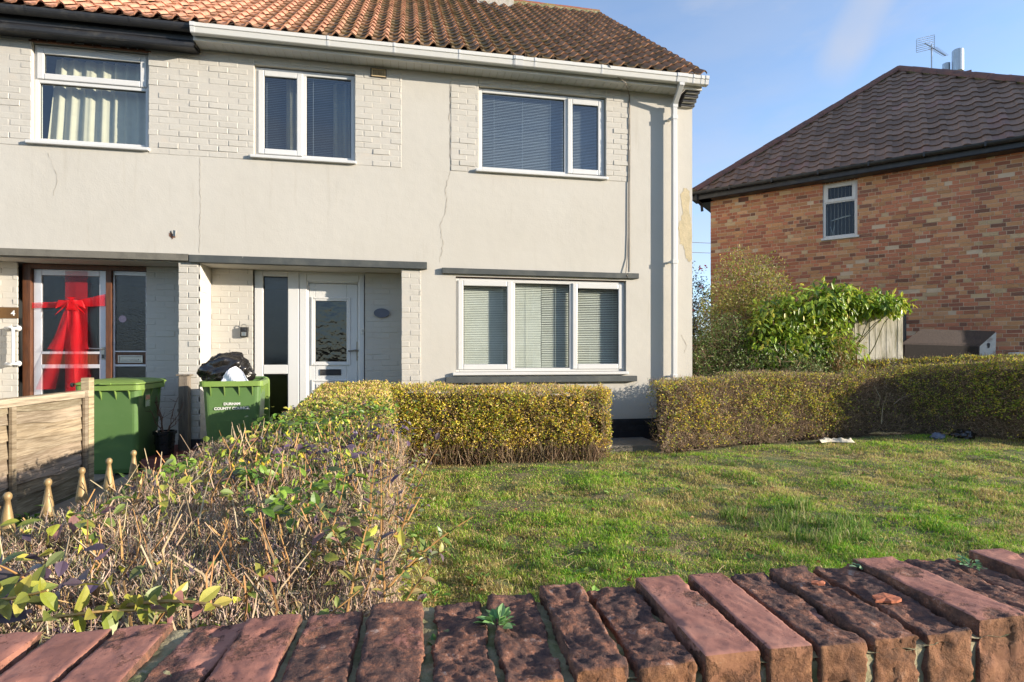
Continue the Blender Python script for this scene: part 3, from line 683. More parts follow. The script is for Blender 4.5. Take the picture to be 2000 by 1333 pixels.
# ---------------- eaves
q = MB(); n = 64; x0, x1 = -2.545, 3.86
for i in range(n):
    a = x0 + (x1 - x0) * i / n; c = x0 + (x1 - x0) * (i + 1) / n
    q.box(a + .0035, c - .0035, F - .222, F + .02, 4.993, 5.003)
q.box(x0, x1, F - .222, F + .02, 5.0, 5.006, 1)
q.build('soffit', [m_upvc, m_joint], house)
q = MB(); q.box(-2.548, 4.095, F - .236, F - .215, 4.985, 5.13); q.box(-2.548, 4.095, F - .24, F - .21, 4.978, 4.99); q.box(-2.55, -2.538, F - .225, F, 4.99, 5.13); q.build('fascia', m_upvc2, house, bevel=.003)
def gutter(x0, x1, mat, name='gutter', sq=True, yc=F - .295, zt=5.13):
    prof = [(-.058, 0), (-.058, -.042), (-.048, -.05), (-.036, -.105), (-.028, -.112), (.028, -.112), (.036, -.105), (.052, -.05), (.056, 0)] if sq else \
           [(-.058 * math.cos(t), -.075 * math.sin(t)) for t in np.linspace(0, math.pi, 11)]
    prof = [(-.052, .0)] + prof if sq else prof
    q = MB(); P = np.array([[(x, yc + p[0], zt + p[1]) for p in prof] for x in np.linspace(x0, x1, 24)])
    q.grid(P); P2 = P.copy(); P2[..., 1] = yc + (P[..., 1] - yc) * .94; P2[..., 2] += .004; q.grid(P2, flip=True)
    q.add(np.concatenate([P[-1], [(x1, yc, zt - .03)]]), np.array([[i, i + 1, len(prof)] for i in range(len(prof) - 1)]))
    q.add(np.concatenate([P[0], [(x0, yc, zt - .03)]]), np.array([[i + 1, i, len(prof)] for i in range(len(prof) - 1)]))
    g = q.build(name, mat, house, smooth=False)
    return g, prof
g, prof = gutter(-2.546, 4.14, m_upvc2)
def clip(parent, x, wd, mat, prof, yc=F - .295, zt=5.13, s=1.08):
    q = MB(); P = np.array([[(xx, yc + p[0] * s, zt + .004 + p[1] * 1.05) for p in prof] for xx in (x, x + wd)]); q.grid(P)
    for k in (0, 1):
        A = P[k]; B = A.copy(); B[:, 1] = yc + (A[:, 1] - yc) * .9; B[:, 2] += .006
        q.grid(np.stack([A, B], 1), flip=bool(k))
    q.build('gutter_bracket', mat, parent)
for x in (-1.0, -.2, .62, 2.55, 3.9, 4.02): clip(g, x, .025, m_upvc, prof)
clip(g, -2.545, .05, m_upvc, prof); clip(g, 1.34, .13, m_upvc, prof, s=1.12); clip(g, 1.62, .03, m_upvc, prof); clip(g, 1.36, .01, m_upvc, prof, s=1.2); clip(g, 3.66, .16, m_upvc, prof, s=1.12); clip(g, 4.09, .05, m_upvc, prof, s=1.1)
gb, prof2 = gutter(-9, -2.55, m_black, sq=False, yc=F - .27, zt=5.125)
for x in (-8, -6.6, -5.4, -4.25, -3.2): clip(gb, x, .02, m_black, prof2, yc=F - .27, zt=5.125)
q = MB(); q.box(-9, -2.552, F - .20, F - .17, 4.99, 5.13)
P = [[(x, F - .17 - .04 * math.sin(t), 5.0 - .055 * (1 - math.cos(t)) + .004 * math.sin(x * 7)) for t in np.linspace(0, 2.4, 7)] + [(x, F, 4.93)] for x in np.linspace(-9, -2.552, 30)]
q.grid(np.array(P)); q.box(-2.56, -2.549, F - .2, F, 4.94, 5.1)
q.build('fascia', m_black, house, smooth=False)['label'] = 'black painted timber fascia of the left half'
# downpipe
q = MB(); px0, px1, pyc = 3.705, 3.77, F - .10
q.box(px0, px1, pyc - .033, pyc + .033, .02, 4.83)
for z_ in (.9, 2.55, 4.62):
    q.box(px0 - .008, px1 + .008, pyc - .04, pyc + .04, z_ - .03, z_ + .03)
    q.box(px0 - .03, px0 + .02, pyc + .03, F, z_ - .012, z_ + .012)
sw = [((3.74, F - .295, 5.02), (3.74, F - .295, 4.97))]
def sqtube(q, A, B, h):
    A = np.array(A); B = np.array(B)
    off = [np.array(o) * h for o in ((-1, -1, 0), (1, -1, 0), (1, 1, 0), (-1, 1, 0))]
    q.hexa([A + o for o in off] + [B + o for o in off])
sqtube(q, (3.738, pyc, 4.80), (3.738, F - .295, 4.985), .034); sqtube(q, (3.738, F - .295, 4.98), (3.738, F - .295, 5.06), .037); sqtube(q, (3.738, pyc, 4.76), (3.738, pyc, 4.83), .038)
dp = q.build('downpipe', m_upvc, house, bevel=.004)
# corbel under the eaves end
q = MB()
for i in range(4):
    z_ = 4.825 + i * .042; d_ = (.06, .11, .16, .205)[i]
    q.box(3.865, 4.085, F - d_, F + .01, z_ + .004, z_ + .038); q.box(3.88, 4.075, F - d_ + .012, F + .01, z_ - .004, z_ + .004, 1)
q.box(3.87, 4.08, F - .22, F, 4.99, 5.0)
q.build('corbel', [m_black, m_joint], house, bevel=.012, seg=3)
# cable
q = MB(); q.tube([(2.62, F - .34, 5.17), (2.66, F - .36, 5.12), (2.75, F - .30, 5.04), (2.93, F - .26, 4.97), (3.05, F - .08, 4.945), (3.09, F - .014, 4.9), (3.085, F - .012, 4.3), (3.075, F - .012, 3.6), (3.072, F - .012, 2.95), (3.06, F - .012, 2.6), (3.03, F - .03, 2.38), (3.045, F - .05, 2.33)], .006, 6)
q.tube([(3.10, F - .007, 4.94), (3.105, F - .007, 4.2), (3.10, F - .007, 3.4), (3.098, F - .007, 2.4)], .004, 5)
q.build('cable', m_cable, house, smooth=True)
# door steps
q = MB(); q.box(-2.93, -2.50, 6.64, F + .44, -.11, .05); q.box(-5, -2.93, 7.29, F + .44, -.11, .05); q.build('door_step', m_redpaint, house, bevel=.012)
q = MB(); q.box(-2.49, -.1, 6.95, F + .44, -.11, .06); q.build('door_step', m_conc, house, bevel=.01)

# ---------------- roof
def tile_roof(q, width, O, U, S, Nn, nx, ny, gauge, colf, roll=.04, inside=None, thick=.022, trough=None):
    """rolled tiles: O origin at eave, U along eave, S up the slope, Nn outward"""
    O, U, S, Nn = map(np.array, (O, U, S, Nn))
    prof = [(0, .0), (.10, -.006), (.35, -.012), (.58, .0), (.68, .022), (.80, roll), (.92, roll * .75), (1.02, .010)]
    for j in range(ny):
        for i in range(nx):
            cu, cs = (i + .5) * width, (j + .5) * gauge
            if inside and not inside(cu, cs): continue
            jt = rs.normal(0, .003); tw = rs.normal(0, .0035); js = rs.normal(0, .006)
            lo_, hi_ = [], []
            for (t, h) in prof:
                u = (i + t) * width
                s0 = j * gauge - .03 + js + .012 * (h / roll)
                lo_.append(O + U * u + S * s0 + Nn * (h + .030 + jt + tw * (t - .5)))
                hi_.append(O + U * u + S * (s0 + gauge + .05) + Nn * (h * .96 + .002))
            bt = [p - Nn * thick for p in lo_]
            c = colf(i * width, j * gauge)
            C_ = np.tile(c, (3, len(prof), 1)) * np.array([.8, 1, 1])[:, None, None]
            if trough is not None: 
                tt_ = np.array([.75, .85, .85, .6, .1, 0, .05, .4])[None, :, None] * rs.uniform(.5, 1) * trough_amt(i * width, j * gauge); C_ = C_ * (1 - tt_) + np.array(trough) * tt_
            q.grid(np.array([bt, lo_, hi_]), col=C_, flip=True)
rise = math.atan(.819); cS, sS = math.cos(rise), math.sin(rise)
def trough_amt(u, s): return float(np.clip((u - 9 + 4.2) / 3.5, .12, 1))
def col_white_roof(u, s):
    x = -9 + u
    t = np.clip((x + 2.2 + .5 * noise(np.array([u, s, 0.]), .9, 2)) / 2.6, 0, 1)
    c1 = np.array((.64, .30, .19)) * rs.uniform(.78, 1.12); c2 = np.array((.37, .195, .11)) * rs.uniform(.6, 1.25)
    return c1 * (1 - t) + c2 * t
q = MB(); nx = int((4.10 + 9) / .2) + 1
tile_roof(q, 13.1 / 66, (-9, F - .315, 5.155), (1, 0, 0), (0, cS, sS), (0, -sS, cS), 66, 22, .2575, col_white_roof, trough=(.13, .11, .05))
zr = 5.155 + 4.40 * .819
q.quad((-9, F - .25, 5.15), (4.09, F - .25, 5.15), (4.09, F + 4.085, zr - .03), (-9, F + 4.085, zr - .03), col=(.1, .08, .07))
q.quad((-9, F + 8.6, 5.15), (-9, F + 4.085, zr - .03), (4.1, F + 4.085, zr - .03), (4.1, F + 8.6, 5.15), col=(.3, .14, .09))
roof = q.build('roof', m_tile, house)
q = MB()
for i in range(26):
    a = 4.10 - (i + 1) * .45
    P = [[(x, F + 4.08 + .125 * math.cos(t), zr - .035 + .10 * math.sin(t) + (.004 if i % 2 else 0)) for t in np.linspace(-.15, math.pi + .15, 9)] for x in (a, a + .448)]
    q.grid(np.array(P)); 
    q.add(np.array(P[1]), np.array([list(range(9))]))
q.box(-7.5, 4.08, F + 3.93, F + 4.2, zr - .11, zr - .04, 1)
q.build('ridge_tile', [m_ridge, m_moss], roof, smooth=False)
q = MB(); ch0, ch1 = 1.36, 2.05
bricks(q, ch0, ch1, zr - .05, zr + 1.5, F + 3.55, rough=.003); q.box(ch0 + .01, ch1 - .01, F + 3.556, F + 4.5, zr - .6, zr + 1.5, 1)
bricks(q, F + 3.56, F + 4.5, zr - .05, zr + 1.5, ch1, axis='y'); 
q.box(ch0 - .03, ch1 + .03, F + 3.51, F + 3.6, zr - .50, zr - .05, 2); q.box(ch1 - .01, ch1 + .035, F + 3.52, F + 4.4, zr - .45, zr - .05, 2)
q.build('chimney', [m_ltile, m_mortar, m_cement], roof)
q = MB(); q.tube([(1.34, F + 3.45, zr - .42), (1.32, F + 3.2, zr - .62), (1.4, F + 2.9, zr - .85), (1.62, F + 2.4, zr - 1.28), (1.75, F + 2.05, zr - 1.56)], .008, 5); q.build('roof_cable', m_cable, roof)

# red ribbon on the neighbour's door
rib = empty('door_ribbon', (-4.15, Rf - .03, 1.9), 'big red gauze bow tied round the glazed door of the left half', 'ribbon')
yr = Rf - .035
q = MB(); q.box(-4.62, -4.618, yr - .002, yr, 0, .001)
zz = np.linspace(.2, 2.27, 30)
q = MB(); q.grid(np.array([[(-4.26, yr, z), (-4.14, yr - .008, z), (-4.01, yr, z)] for z in zz]), flip=False); q.build('vertical_band', m_ribbon, rib)
q = MB(); q.grid(np.array([[(x, yr - .01 - .004 * math.sin(x * 40), 1.885 - .035 + .0 * x + .06 * max(0, (x + 4.15) / .36) - .025 * max(0, (-4.15 - x) / .45) + k * (.035 + .12 * max(0, (x + 4.15)))) for k in (-1, 0, 1)] for x in np.linspace(-4.62, -3.80, 24)])); q.build('cross_band', m_ribbon2, rib)
q = MB()
for sx, sp in ((-1, .36), (1, .20)):
    for t0 in (0, 1):
        pts = []
        for u in np.linspace(0, 1, 14):
            row = []
            for v in np.linspace(-1, 1, 6):
                x = -4.16 + sx * (sp * (u ** .8) * (.55 + .4 * t0)) * .8 + v * (.02 + .085 * u) ; z = 1.90 - (.62 + .5 * t0) * u
                row.append((x, yr - .03 - .035 * math.sin(v * 3 + u * 5 + sx) * u - .02 * t0, z))
            pts.append(row)
        q.grid(np.array(pts))
for u in range(1):
    pts = []
    for u in np.linspace(0, 1, 14):
        pts.append([(-4.15 + v * (.05 + .07 * u) + .06 * u, yr - .06 - .02 * math.sin(v * 4 + 6 * u), 1.9 - 1.55 * u) for v in np.linspace(-1, 1, 6)])
    q.grid(np.array(pts))
q.build('ribbon_tail', m_ribbon, rib, smooth=True)
q = MB()
for a0, ln, wd in ((3.45, .17, .055), (-.35, .15, .055), (3.95, .2, .06), (-.9, .17, .06), (-1.5, .13, .07), (1.6, .035, .05)):
    P = []
    for u in np.linspace(0, 1, 10):
        r_ = ln * math.sin(u * math.pi) ; 
        P.append([(-4.15 + math.cos(a0) * r_ + v * wd * math.sin(a0) * math.sin(u * 3.14), yr - .05 - .05 * u, 1.90 + math.sin(a0) * r_ - abs(v) * .01 + v * wd * math.cos(a0) * math.sin(u * 3.14)) for v in (-1, -.3, .3, 1)])
    q.grid(np.array(P))
q.build('bow', m_ribbon2, rib, smooth=True)

# ------------------------------------------------------------------ brick house on the right
E_ = np.array([.699, -.716, 0]); E_ /= np.linalg.norm(E_); I_ = np.array([-E_[1], E_[0], 0]); Zv = np.array([0, 0, 1.])
I_ = np.array([.716, .699, 0]); I_ /= np.linalg.norm(I_)
WC = np.array([7.21, 12.04, 0]); EC = np.array([6.77, 12.02, 0]); WL = 7.55; ED = 8.12; EZ = 5.16; RISE = 3.48
bh = empty('brick_house', tuple(WC), 'multicoloured brick house with dark brown hipped tile roof beyond the garden', 'house')
def HF(u, d, z): return WC + E_ * u + I_ * d + Zv * z       # u along the wall, d inward
Hm = Matrix(((E_[0], I_[0], 0, WC[0]), (E_[1], I_[1], 0, WC[1]), (0, 0, 1, 0), (0, 0, 0, 1)))
wu0, wu1, wz0, wz1 = 2.38, 3.02, 3.75, 4.93
q = MB(); q.M = Hm
def cbrick():
    r = rs.rand()
    if r < .40: c = (.50, .20, .115)
    elif r < .66: c = (.54, .28, .14)
    elif r < .80: c = (.38, .155, .10)
    elif r < .87: c = (.25, .125, .085)
    elif r < .925: c = (.58, .42, .25)
    else: c = (.60, .34, .19)
    return np.array(c) * rs.uniform(.82, 1.15)
z, row = 0.0, 0
while z < 5.12:
    u = -.0 - (.06 if row % 2 else 0)
    while u < WL:
        bl = .215 if rs.rand() < .5 else .1025
        a, c = max(u, 0), min(u + bl, WL)
        zt = z + .066
        if c - a > .02:
            segs = [(a, c)]
            if zt > wz0 and z < wz1:
                segs = [(s0, s1) for s0, s1 in ((a, min(c, wu0)), (max(a, wu1), c)) if s1 - s0 > .015]
            if z > 4.93 and c > wu0 and a < wu1: segs = []
            for s0, s1 in segs:
                o = rs.normal(0, .003)
                q.box(s0, s1, o, .03, z, zt, 0, cbrick())
        u += bl + .011
    z += .077; row += 1
u = wu0 - .02
while u < wu1 + .02:
    q.box(u, u + .066, rs.normal(0, .003), .03, 4.935, 5.14, 0, np.array((.19, .08, .04)) * rs.uniform(.8, 1.2)); u += .077
# left side wall seen edge on and the rest of the shell
for (a, c, e0, e1) in ((0, wu0, 0, 5.3), (wu1, WL, 0, 5.3), (wu0, wu1, 0, wz0), (wu0, wu1, wz1, 5.3)): q.box(a, c, .006, .10, e0, e1, 1)
q.box(0.0, .02, .1, 9, 0, 5.3, 1); q.box(WL - .02, WL, .1, 9, 0, 5.3, 1); q.box(0, WL, 8.98, 9, 0, 5.3, 1)
q.box(wu0 - .3, wu1 + .3, 1.6, 1.62, 3.2, 5.3, 2); q.box(wu0 - .3, wu0 - .28, .1, 1.6, 3.2, 5.3, 2); q.box(wu1 + .28, wu1 + .3, .1, 1.6, 3.2, 5.3, 2)
q.build('wall', [m_redbrick, m_mortar, m_dark], bh, bevel=0)
q = MB(); q.M = Hm; q.box(.64, .86, -.006, .01, 4.83, 4.93); 
for i in range(4): q.box(.655, .845, -.010, 0, 4.845 + i * .02, 4.853 + i * .02)
q.build('air_brick', m_ridge2, bh)
win = bpy.data.objects.new('window', None); COL.objects.link(win); win.parent = bh
q = MB(); q.M = Hm; fw = .055; ym = .03
ring(q, wu0, wu1, wz0, wz1, ym, ym + .07, fw); q.box(wu0 + fw, wu1 - fw, ym, ym + .07, 4.505, 4.565)
ring(q, wu0 + .03, wu1 - .03, 4.53, wz1 - .02, ym - .015, ym + .03, .07)
q.box(wu0 - .03, wu1 + .03, ym - .08, ym + .02, wz0 - .045, wz0 - .003)
q.build('frame', m_upvc, win, bevel=.005)
q = MB(); q.M = Hm; q.quad((wu0 + .05, ym + .02, wz0 + .05), (wu1 - .05, ym + .02, wz0 + .05), (wu1 - .05, ym + .02, wz1 - .05), (wu0 + .05, ym + .02, wz1 - .05)); q.build('pane', m_glass_far, win)
q = MB(); q.M = Hm
for i in range(8):
    u = wu0 + .07 + i * .068; q.grid(np.array([[(u, .14, wz0 + .05), (u + .006, .20, wz0 + .05)], [(u, .14, wz1 - .05), (u + .006, .20, wz1 - .05)]]))
q.build('blind', m_blind, win)
q = MB(); q.M = Hm   # airer and bottle on the sill
q.tube([(wu0 + .14, .28, 4.18), (wu0 + .40, .28, 4.24), (wu0 + .5, .28, 4.25)], .014, 8); q.tube([(wu0 + .12, .27, 4.05), (wu0 + .2, .27, 3.78)], .008, 6); q.tube([(wu0 + .2, .27, 4.08), (wu0 + .16, .27, 3.78)], .008, 6)
q.build('clothes_airer', m_upvc, win)
# hipped roof: eave corners and apex
tp = RISE / (ED / 2); ra = math.atan(tp)
def col_brown(u, s): 
    b_ = np.array((.21, .130, .090)) * rs.uniform(.75, 1.25)
    if rs.rand() < .12: b_ = np.array((.26, .15, .115)) * rs.uniform(.8, 1.1)
    return b_
q = MB()
Nf = np.array([0, 0, 1.]) * math.cos(ra) - I_ * math.sin(ra); Sf = I_ * math.cos(ra) + Zv * math.sin(ra)
slope = RISE / math.sin(ra)
def inside(u, s):
    d = s * math.cos(ra); return d - .06 < u < ED - d + .06
tile_roof(q, ED / 27, EC + Zv * EZ - Sf * .03, E_, Sf, Nf, 27, 19, slope / 18.6, col_brown, roll=.024, inside=inside, thick=.014)
ap = EC + E_ * ED / 2 + I_ * ED / 2 + Zv * (EZ + RISE)
A0 = EC + Zv * EZ; B0 = EC + E_ * ED + Zv * EZ; A1 = A0 + I_ * 11; B1 = B0 + I_ * 11; ap1 = ap + I_ * 4
dz = Zv * .02
q.poly([A0 - dz, B0 - dz, ap - dz], col=(.1, .06, .05)); q.poly([B0, B1, ap1, ap], col=(.16, .09, .075)); q.poly([A1, A0, ap, ap1], col=(.16, .09, .075)); q.poly([B1, A1, ap1], col=(.16, .09, .075))
hroof = q.build('roof', m_tile2, bh)
q = MB()
for (P0, P1) in ((A0, ap), (B0, ap), (ap, ap1)):
    d = P1 - P0; Ln = np.linalg.norm(d); d = d / Ln; sd = nrm(np.cross(d, Zv)); up = np.cross(sd, d)
    n = int(Ln / .42)
    for i in range(n):
        a = P0 + d * (i * Ln / n); c = P0 + d * ((i + 1) * Ln / n - .006)
        P = [[p + sd * .125 * math.cos(t) + up * (.11 * math.sin(t) + .0 + .006 * (i % 2)) for t in np.linspace(-.1, math.pi + .1, 8)] for p in (a, c)]
        q.grid(np.array(P), 0); q.add(np.array(P[0]), np.array([list(range(8))])); q.add(np.array(P[1]), np.array([list(range(8))[::-1]]))
    m_ = nrm(np.cross(sd, d)); 
    q.tube([P0 + up * .0, P1 + up * .0], .085, 6, 1)
q.build('hip_tile', [m_ridge2, m_moss], hroof)
q = MB(); q.M = Matrix(((E_[0], I_[0], 0, EC[0]), (E_[1], I_[1], 0, EC[1]), (0, 0, 1, 0), (0, 0, 0, 1)))
P = [[(u, -.03 + .06 * math.cos(t), EZ - .02 - .075 * math.sin(t)) for t in np.linspace(0, math.pi, 9)] for u in np.linspace(-.08, ED + .08, 12)]
q.grid(np.array(P)); q.box(-.06, ED, .03, .05, EZ - .2, EZ); q.box(-.06, ED, .03, .36, EZ - .2, EZ - .185)
P = [[(-.03 - .06 * math.cos(t), d, EZ - .02 - .075 * math.sin(t)) for t in np.linspace(0, math.pi, 9)] for d in np.linspace(-.08, 9, 12)]
q.grid(np.array(P)); q.box(-.0, .02, 0, 9, EZ - .2, EZ); q.box(0, .36, .05, 9, EZ - .2, EZ - .185)
for u in np.arange(.8, 8, .9): q.box(u, u + .03, -.1, .04, EZ - .1, EZ - .01)
q.tube([(.05, -.03, EZ - .08), (.05, .0, EZ - .2), (.1, .25, EZ - .28), (.1, .3, EZ - .42)], .034, 8)
q.build('gutter', m_black, bh)
# chimney stub with flue, and aerial, behind the hip
ch = ap + E_ * 1.25 + I_ * 1.75 
q = MB(); q.M = Matrix(((E_[0], I_[0], 0, ch[0]), (E_[1], I_[1], 0, ch[1]), (0, 0, 1, 0), (0, 0, 0, 1)))
q.box(-.3, .3, -.3, .3, 7.0, 8.72, 0); q.box(-.34, .34, -.34, .34, 8.72, 8.78, 0)
q.build('chimney', m_ridge2, hroof)
q = MB(); q.M = Matrix(((E_[0], I_[0], 0, ch[0]), (E_[1], I_[1], 0, ch[1]), (0, 0, 1, 0), (0, 0, 0, 1)))
q.lathe([(.06, 8.77), (.06, 8.9), (.13, 8.93), (.13, 9.5), (.11, 9.52), (0, 9.52)], .08, -.05, 16); q.lathe([(.09, 8.77), (.09, 9.25), (0, 9.27)], -.16, .02, 14); q.lathe([(.15, 8.78), (.10, 8.86), (.06, 8.88)], .08, -.05, 16, 1)
q.build('flue', [m_flue, m_moss], hroof, smooth=False)
ae = ap + E_ * .75 + I_ * 1.4
q = MB(); az_ = 9.72
q.tube([(ae[0], ae[1], 7.5), (ae[0], ae[1], az_)], .017, 6)
rt = np.array([math.cos(R(YAW)), -math.sin(R(YAW)), 0]); bm = nrm(np.array([.35, -.9, 0]) )
A_ = np.array([ae[0], ae[1], az_ - .08]); cr = nrm(rt * .9 + np.array([0, 0, .22]))
bd = nrm(rt * .22 + np.array([.0, -.55, -.75]))
q.tube([A_ - bd * .25, A_ + bd * .5], .012, 5)
for k in range(9): 
    c_ = A_ + bd * (.05 + k * .055); h_ = .13 - .006 * k; q.tube([c_ - cr * h_, c_ + cr * h_], .006, 4)
for s_ in (-1, 1):
    for k in range(4):
        zz_ = np.array([0, 0, .02 + .055 * k * 1.0]) * s_ ; q.tube([A_ - bd * .22 + zz_ - cr * .26, A_ - bd * .22 + zz_ + cr * .26], .006, 4)
    q.tube([A_ - bd * .22 - cr * .26 + np.array([0, 0, -.17]), A_ - bd * .22 - cr * .26 + np.array([0, 0, .17])], .006, 4); q.tube([A_ - bd * .22 + cr * .26 + np.array([0, 0, -.17]), A_ - bd * .22 + cr * .26 + np.array([0, 0, .17])], .006, 4)
q.build('aerial', m_chrome, hroof)

# ------------------------------------------------------------------ house across the street (behind the camera, seen in the windows)
oh = empty('opposite_house', (11, -10, -.5), 'cream rendered house across the street reflected in the downstairs window', 'house')
q = MB(); ox0, ox1, oy0, oy1, oz = -1.5, 24, -17, -9, 4.7  # unseen length stretched rightward to keep the sun off the foreground wall
q.box(ox0, ox1, oy0, oy1, -.56, oz); 
q.build('wall', m_paint_line, oh)
q = MB(); hz = 8.2; m_ = (oy0 + oy1) / 2
r0, r1 = (ox0 - .4), (ox1 + .4); f0, f1 = oy0 - .4, oy1 + .4
q.poly([(r0, f1, oz), (r0 + 4, m_, hz), (r1 - 4, m_, hz), (r1, f1, oz)], col=(.14, .09, .07)); q.poly([(r0, f0, oz), (r1, f0, oz), (r1 - 4, m_, hz), (r0 + 4, m_, hz)], col=(.14, .09, .07)); q.poly([(r0, f0, oz), (r0 + 4, m_, hz), (r0, f1, oz)], col=(.14, .09, .07)); q.poly([(r1, f1, oz), (r1 - 4, m_, hz), (r1, f0, oz)], col=(.14, .09, .07)); q.poly([(r0, f0, oz), (r0, f1, oz), (r1, f1, oz), (r1, f0, oz)], col=(.4, .4, .38))
q.build('roof', m_tile2, oh)
for x in (0, 4, 9.5, 13, 18, 21.5):
    for z_ in (.6, 3.1):
        q = MB(); ring(q, x, x + 1.5, z_, z_ + 1.15, oy1 - .02, oy1 + .05, .07); q.box(x + .72, x + .78, oy1 - .02, oy1 + .05, z_ + .07, z_ + 1.08); q.box(x + .07, x + 1.43, oy1, oy1 + .02, z_ + .07, z_ + 1.08, 1)
        q.build('window', [m_upvc, m_dark], oh)
for x in (7.2, 15.8):
    q = MB(); ring(q, x, x + .95, -.5, 1.75, oy1 - .02, oy1 + .06, .07); q.box(x + .07, x + .88, oy1, oy1 + .03, -.5, 1.68, 1); q.build('door', [m_upvc, m_brown], oh)

# ------------------------------------------------------------------ wheelie bins (local: front faces -y, base at origin, centre of footprint)
def make_bin(loc, label):
    root = empty('wheelie_bin', (0, 0, 0), label, 'wheelie bin', 'green wheelie bins by the house')
    W, D, H = .285, .35, .97
    def ringpts(w, d0, d1, z, r=.05):
        P = []
        for (cx, cy, a0) in ((w - r, d1 - r, 0), (-w + r, d1 - r, 90), (-w + r, d0 + r, 180), (w - r, d0 + r, 270)):
            for t in np.linspace(0, 90, 5): P.append((cx + r * math.cos(R(a0 + t)), cy + r * math.sin(R(a0 + t)), z))
        return P
    q = MB(); st = [(.225, -.22, .24, .0, .04), (.235, -.24, .25, .05, .05), (.262, -.30, .30, .55, .05), (.278, -.335, .335, .93, .05), (.278, -.335, .335, .97, .05)]
    P = np.array([ringpts(*s) for s in st]); P = np.concatenate([P, P[:, :1]], 1); q.grid(P, flip=True)
    inn = np.array([ringpts(.265, -.32, .32, .97), ringpts(.255, -.30, .30, .6)]); inn = np.concatenate([inn, inn[:, :1]], 1); q.grid(inn)
    q.poly(ringpts(.25, -.29, .29, .62)); q.poly(ringpts(.225, -.22, .24, .0, .04)[::-1])
    q.build('body', m_bin, root, smooth=False)
    # rim band with webs below it
    q = MB(); o = [(.283, -.342, .342, .915), (.305, -.372, .352, .92), (.308, -.376, .354, .975), (.265, -.32, .32, .975)]
    P = np.array([ringpts(w, a, c, z) for (w, a, c, z) in o]); P = np.concatenate([P, P[:, :1]], 1); q.grid(P, flip=True)
    for x in (-.2, -.07, .07, .2): q.hexa([(x - .004, -.355, .92), (x + .004, -.355, .92), (x + .004, -.30, .92), (x - .004, -.30, .92), (x - .004, -.372, .922), (x + .004, -.372, .922), (x + .004, -.30, .922), (x - .004, -.30, .922)][:4] + [(x - .004, -.375, .93), (x + .004, -.375, .93), (x + .004, -.30, .93), (x - .004, -.30, .93)])
    for x in (-.2, -.07, .07, .2): q.add([(x - .004, -.372, .922), (x + .004, -.372, .922), (x + .004, -.318, .80), (x - .004, -.318, .80), (x - .004, -.30, .922), (x + .004, -.30, .922)], [np.array([[0, 1, 2, 3]]), np.array([[0, 3, 4], [1, 5, 2]])])
    for y in (-.22, 0, .22):
        for s_ in (-1, 1): q.add([(s_ * .303, y - .004, .922), (s_ * .303, y + .004, .922), (s_ * .268, y + .004, .80), (s_ * .268, y - .004, .80), (s_ * .25, y - .004, .922), (s_ * .25, y + .004, .922)], [np.array([[0, 1, 2, 3]]), np.array([[0, 3, 4], [1, 5, 2]])])
    q.build('rim', m_binlid, root)
    for s_ in (-1, 1):
        q = MB(); q.tube([(s_ * .255, .27, .10), (s_ * .295, .27, .10)], [.10, .10], 20); q.build('wheel', m_tyre, root)
    q = MB(); q.tube([(-.26, .40, .985), (.26, .40, .985)], .014, 10)
    for s_ in (-.26, 0, .26): q.box(s_ - .012, s_ + .012, .33, .41, .955, .99)
    q.build('handle', m_bin, root, bevel=.003)
    return root, ringpts
bin_a, ringpts = make_bin(None, 'closed green wheelie bin standing behind the wooden fence panel')
bin_b = copy_tree(bin_a)
bin_b['label'] = 'overfilled open green wheelie bin with white council lettering and a black bag'
q = MB(); o = [(.30, -.37, .385, .978), (.312, -.388, .39, .985), (.312, -.388, .39, 1.0), (.27, -.33, .36, 1.02), (.20, -.25, .30, 1.034)]
P = np.array([ringpts(*k) for k in o]); P = np.concatenate([P, P[:, :1]], 1); q.grid(P, flip=True); q.poly(ringpts(*o[-1]))
q.box(-.05, .05, -.41, -.385, .985, 1.0)
q.tube([(-.28, .40, 1.0), (.28, .40, 1.0)], .02, 10)
q.build('lid', m_binlid, bin_a)
q = MB(); q.lathe([(0, 0), (.022, 0), (.022, .02), (0, .02)], 0, 0, 14); o = q.build('hinge_cap', m_tyre, bin_a); 
o.location = (-.315, -.36, .985); o.rotation_euler = (0, R(-90), 0)
# sticker on the first bin
q = MB(); q.box(.2815, .2845, -.16, -.03, .72, .86, 0); q.box(.2845, .2855, -.15, -.04, .80, .85, 1); 
for i in range(5): q.box(.2845, .2855, -.145, -.05 - .01 * (i % 2), .727 + i * .013, .732 + i * .013, 2)
q.build('sticker', [M('faded_green_sticker', (.24, .36, .16), .6, ((.3, .4, .2), 20, .5, .7, .5)), M('orange_print', (.55, .22, .12), .6, ((.7, .6, .5), 60, .5, .65, .7)), m_lett], bin_a)
bin_a.location = (-3.20, 6.86, -.095); bin_a.rotation_euler = (0, 0, R(2))
# second bin: lid hanging at the back, lettering
q = MB(); P = np.array([ringpts(.30, -.36, .36, 0), ringpts(.31, -.37, .37, .02), ringpts(.25, -.3, .3, .045)]); P = np.concatenate([P, P[:, :1]], 1); q.grid(P, flip=True); q.poly(ringpts(.25, -.3, .3, .045)); q.poly(ringpts(.30, -.36, .36, .0)[::-1])
o = q.build('lid', m_binlid, bin_b); o.location = (0, .45, .62); o.rotation_euler = (R(-84), 0, 0)
text_mesh('DURHAM', .038, m_lett, 'lettering', (0.0, -.3230, .718), (R(94), 0, 0), bin_b, .001)
text_mesh('COUNTY COUNCIL', .038, m_lett, 'lettering', (0.0, -.3200, .670), (R(94), 0, 0), bin_b, .001)
bin_b.location = (-1.92, 6.56, -.047); bin_b.rotation_euler = (0, 0, R(9))

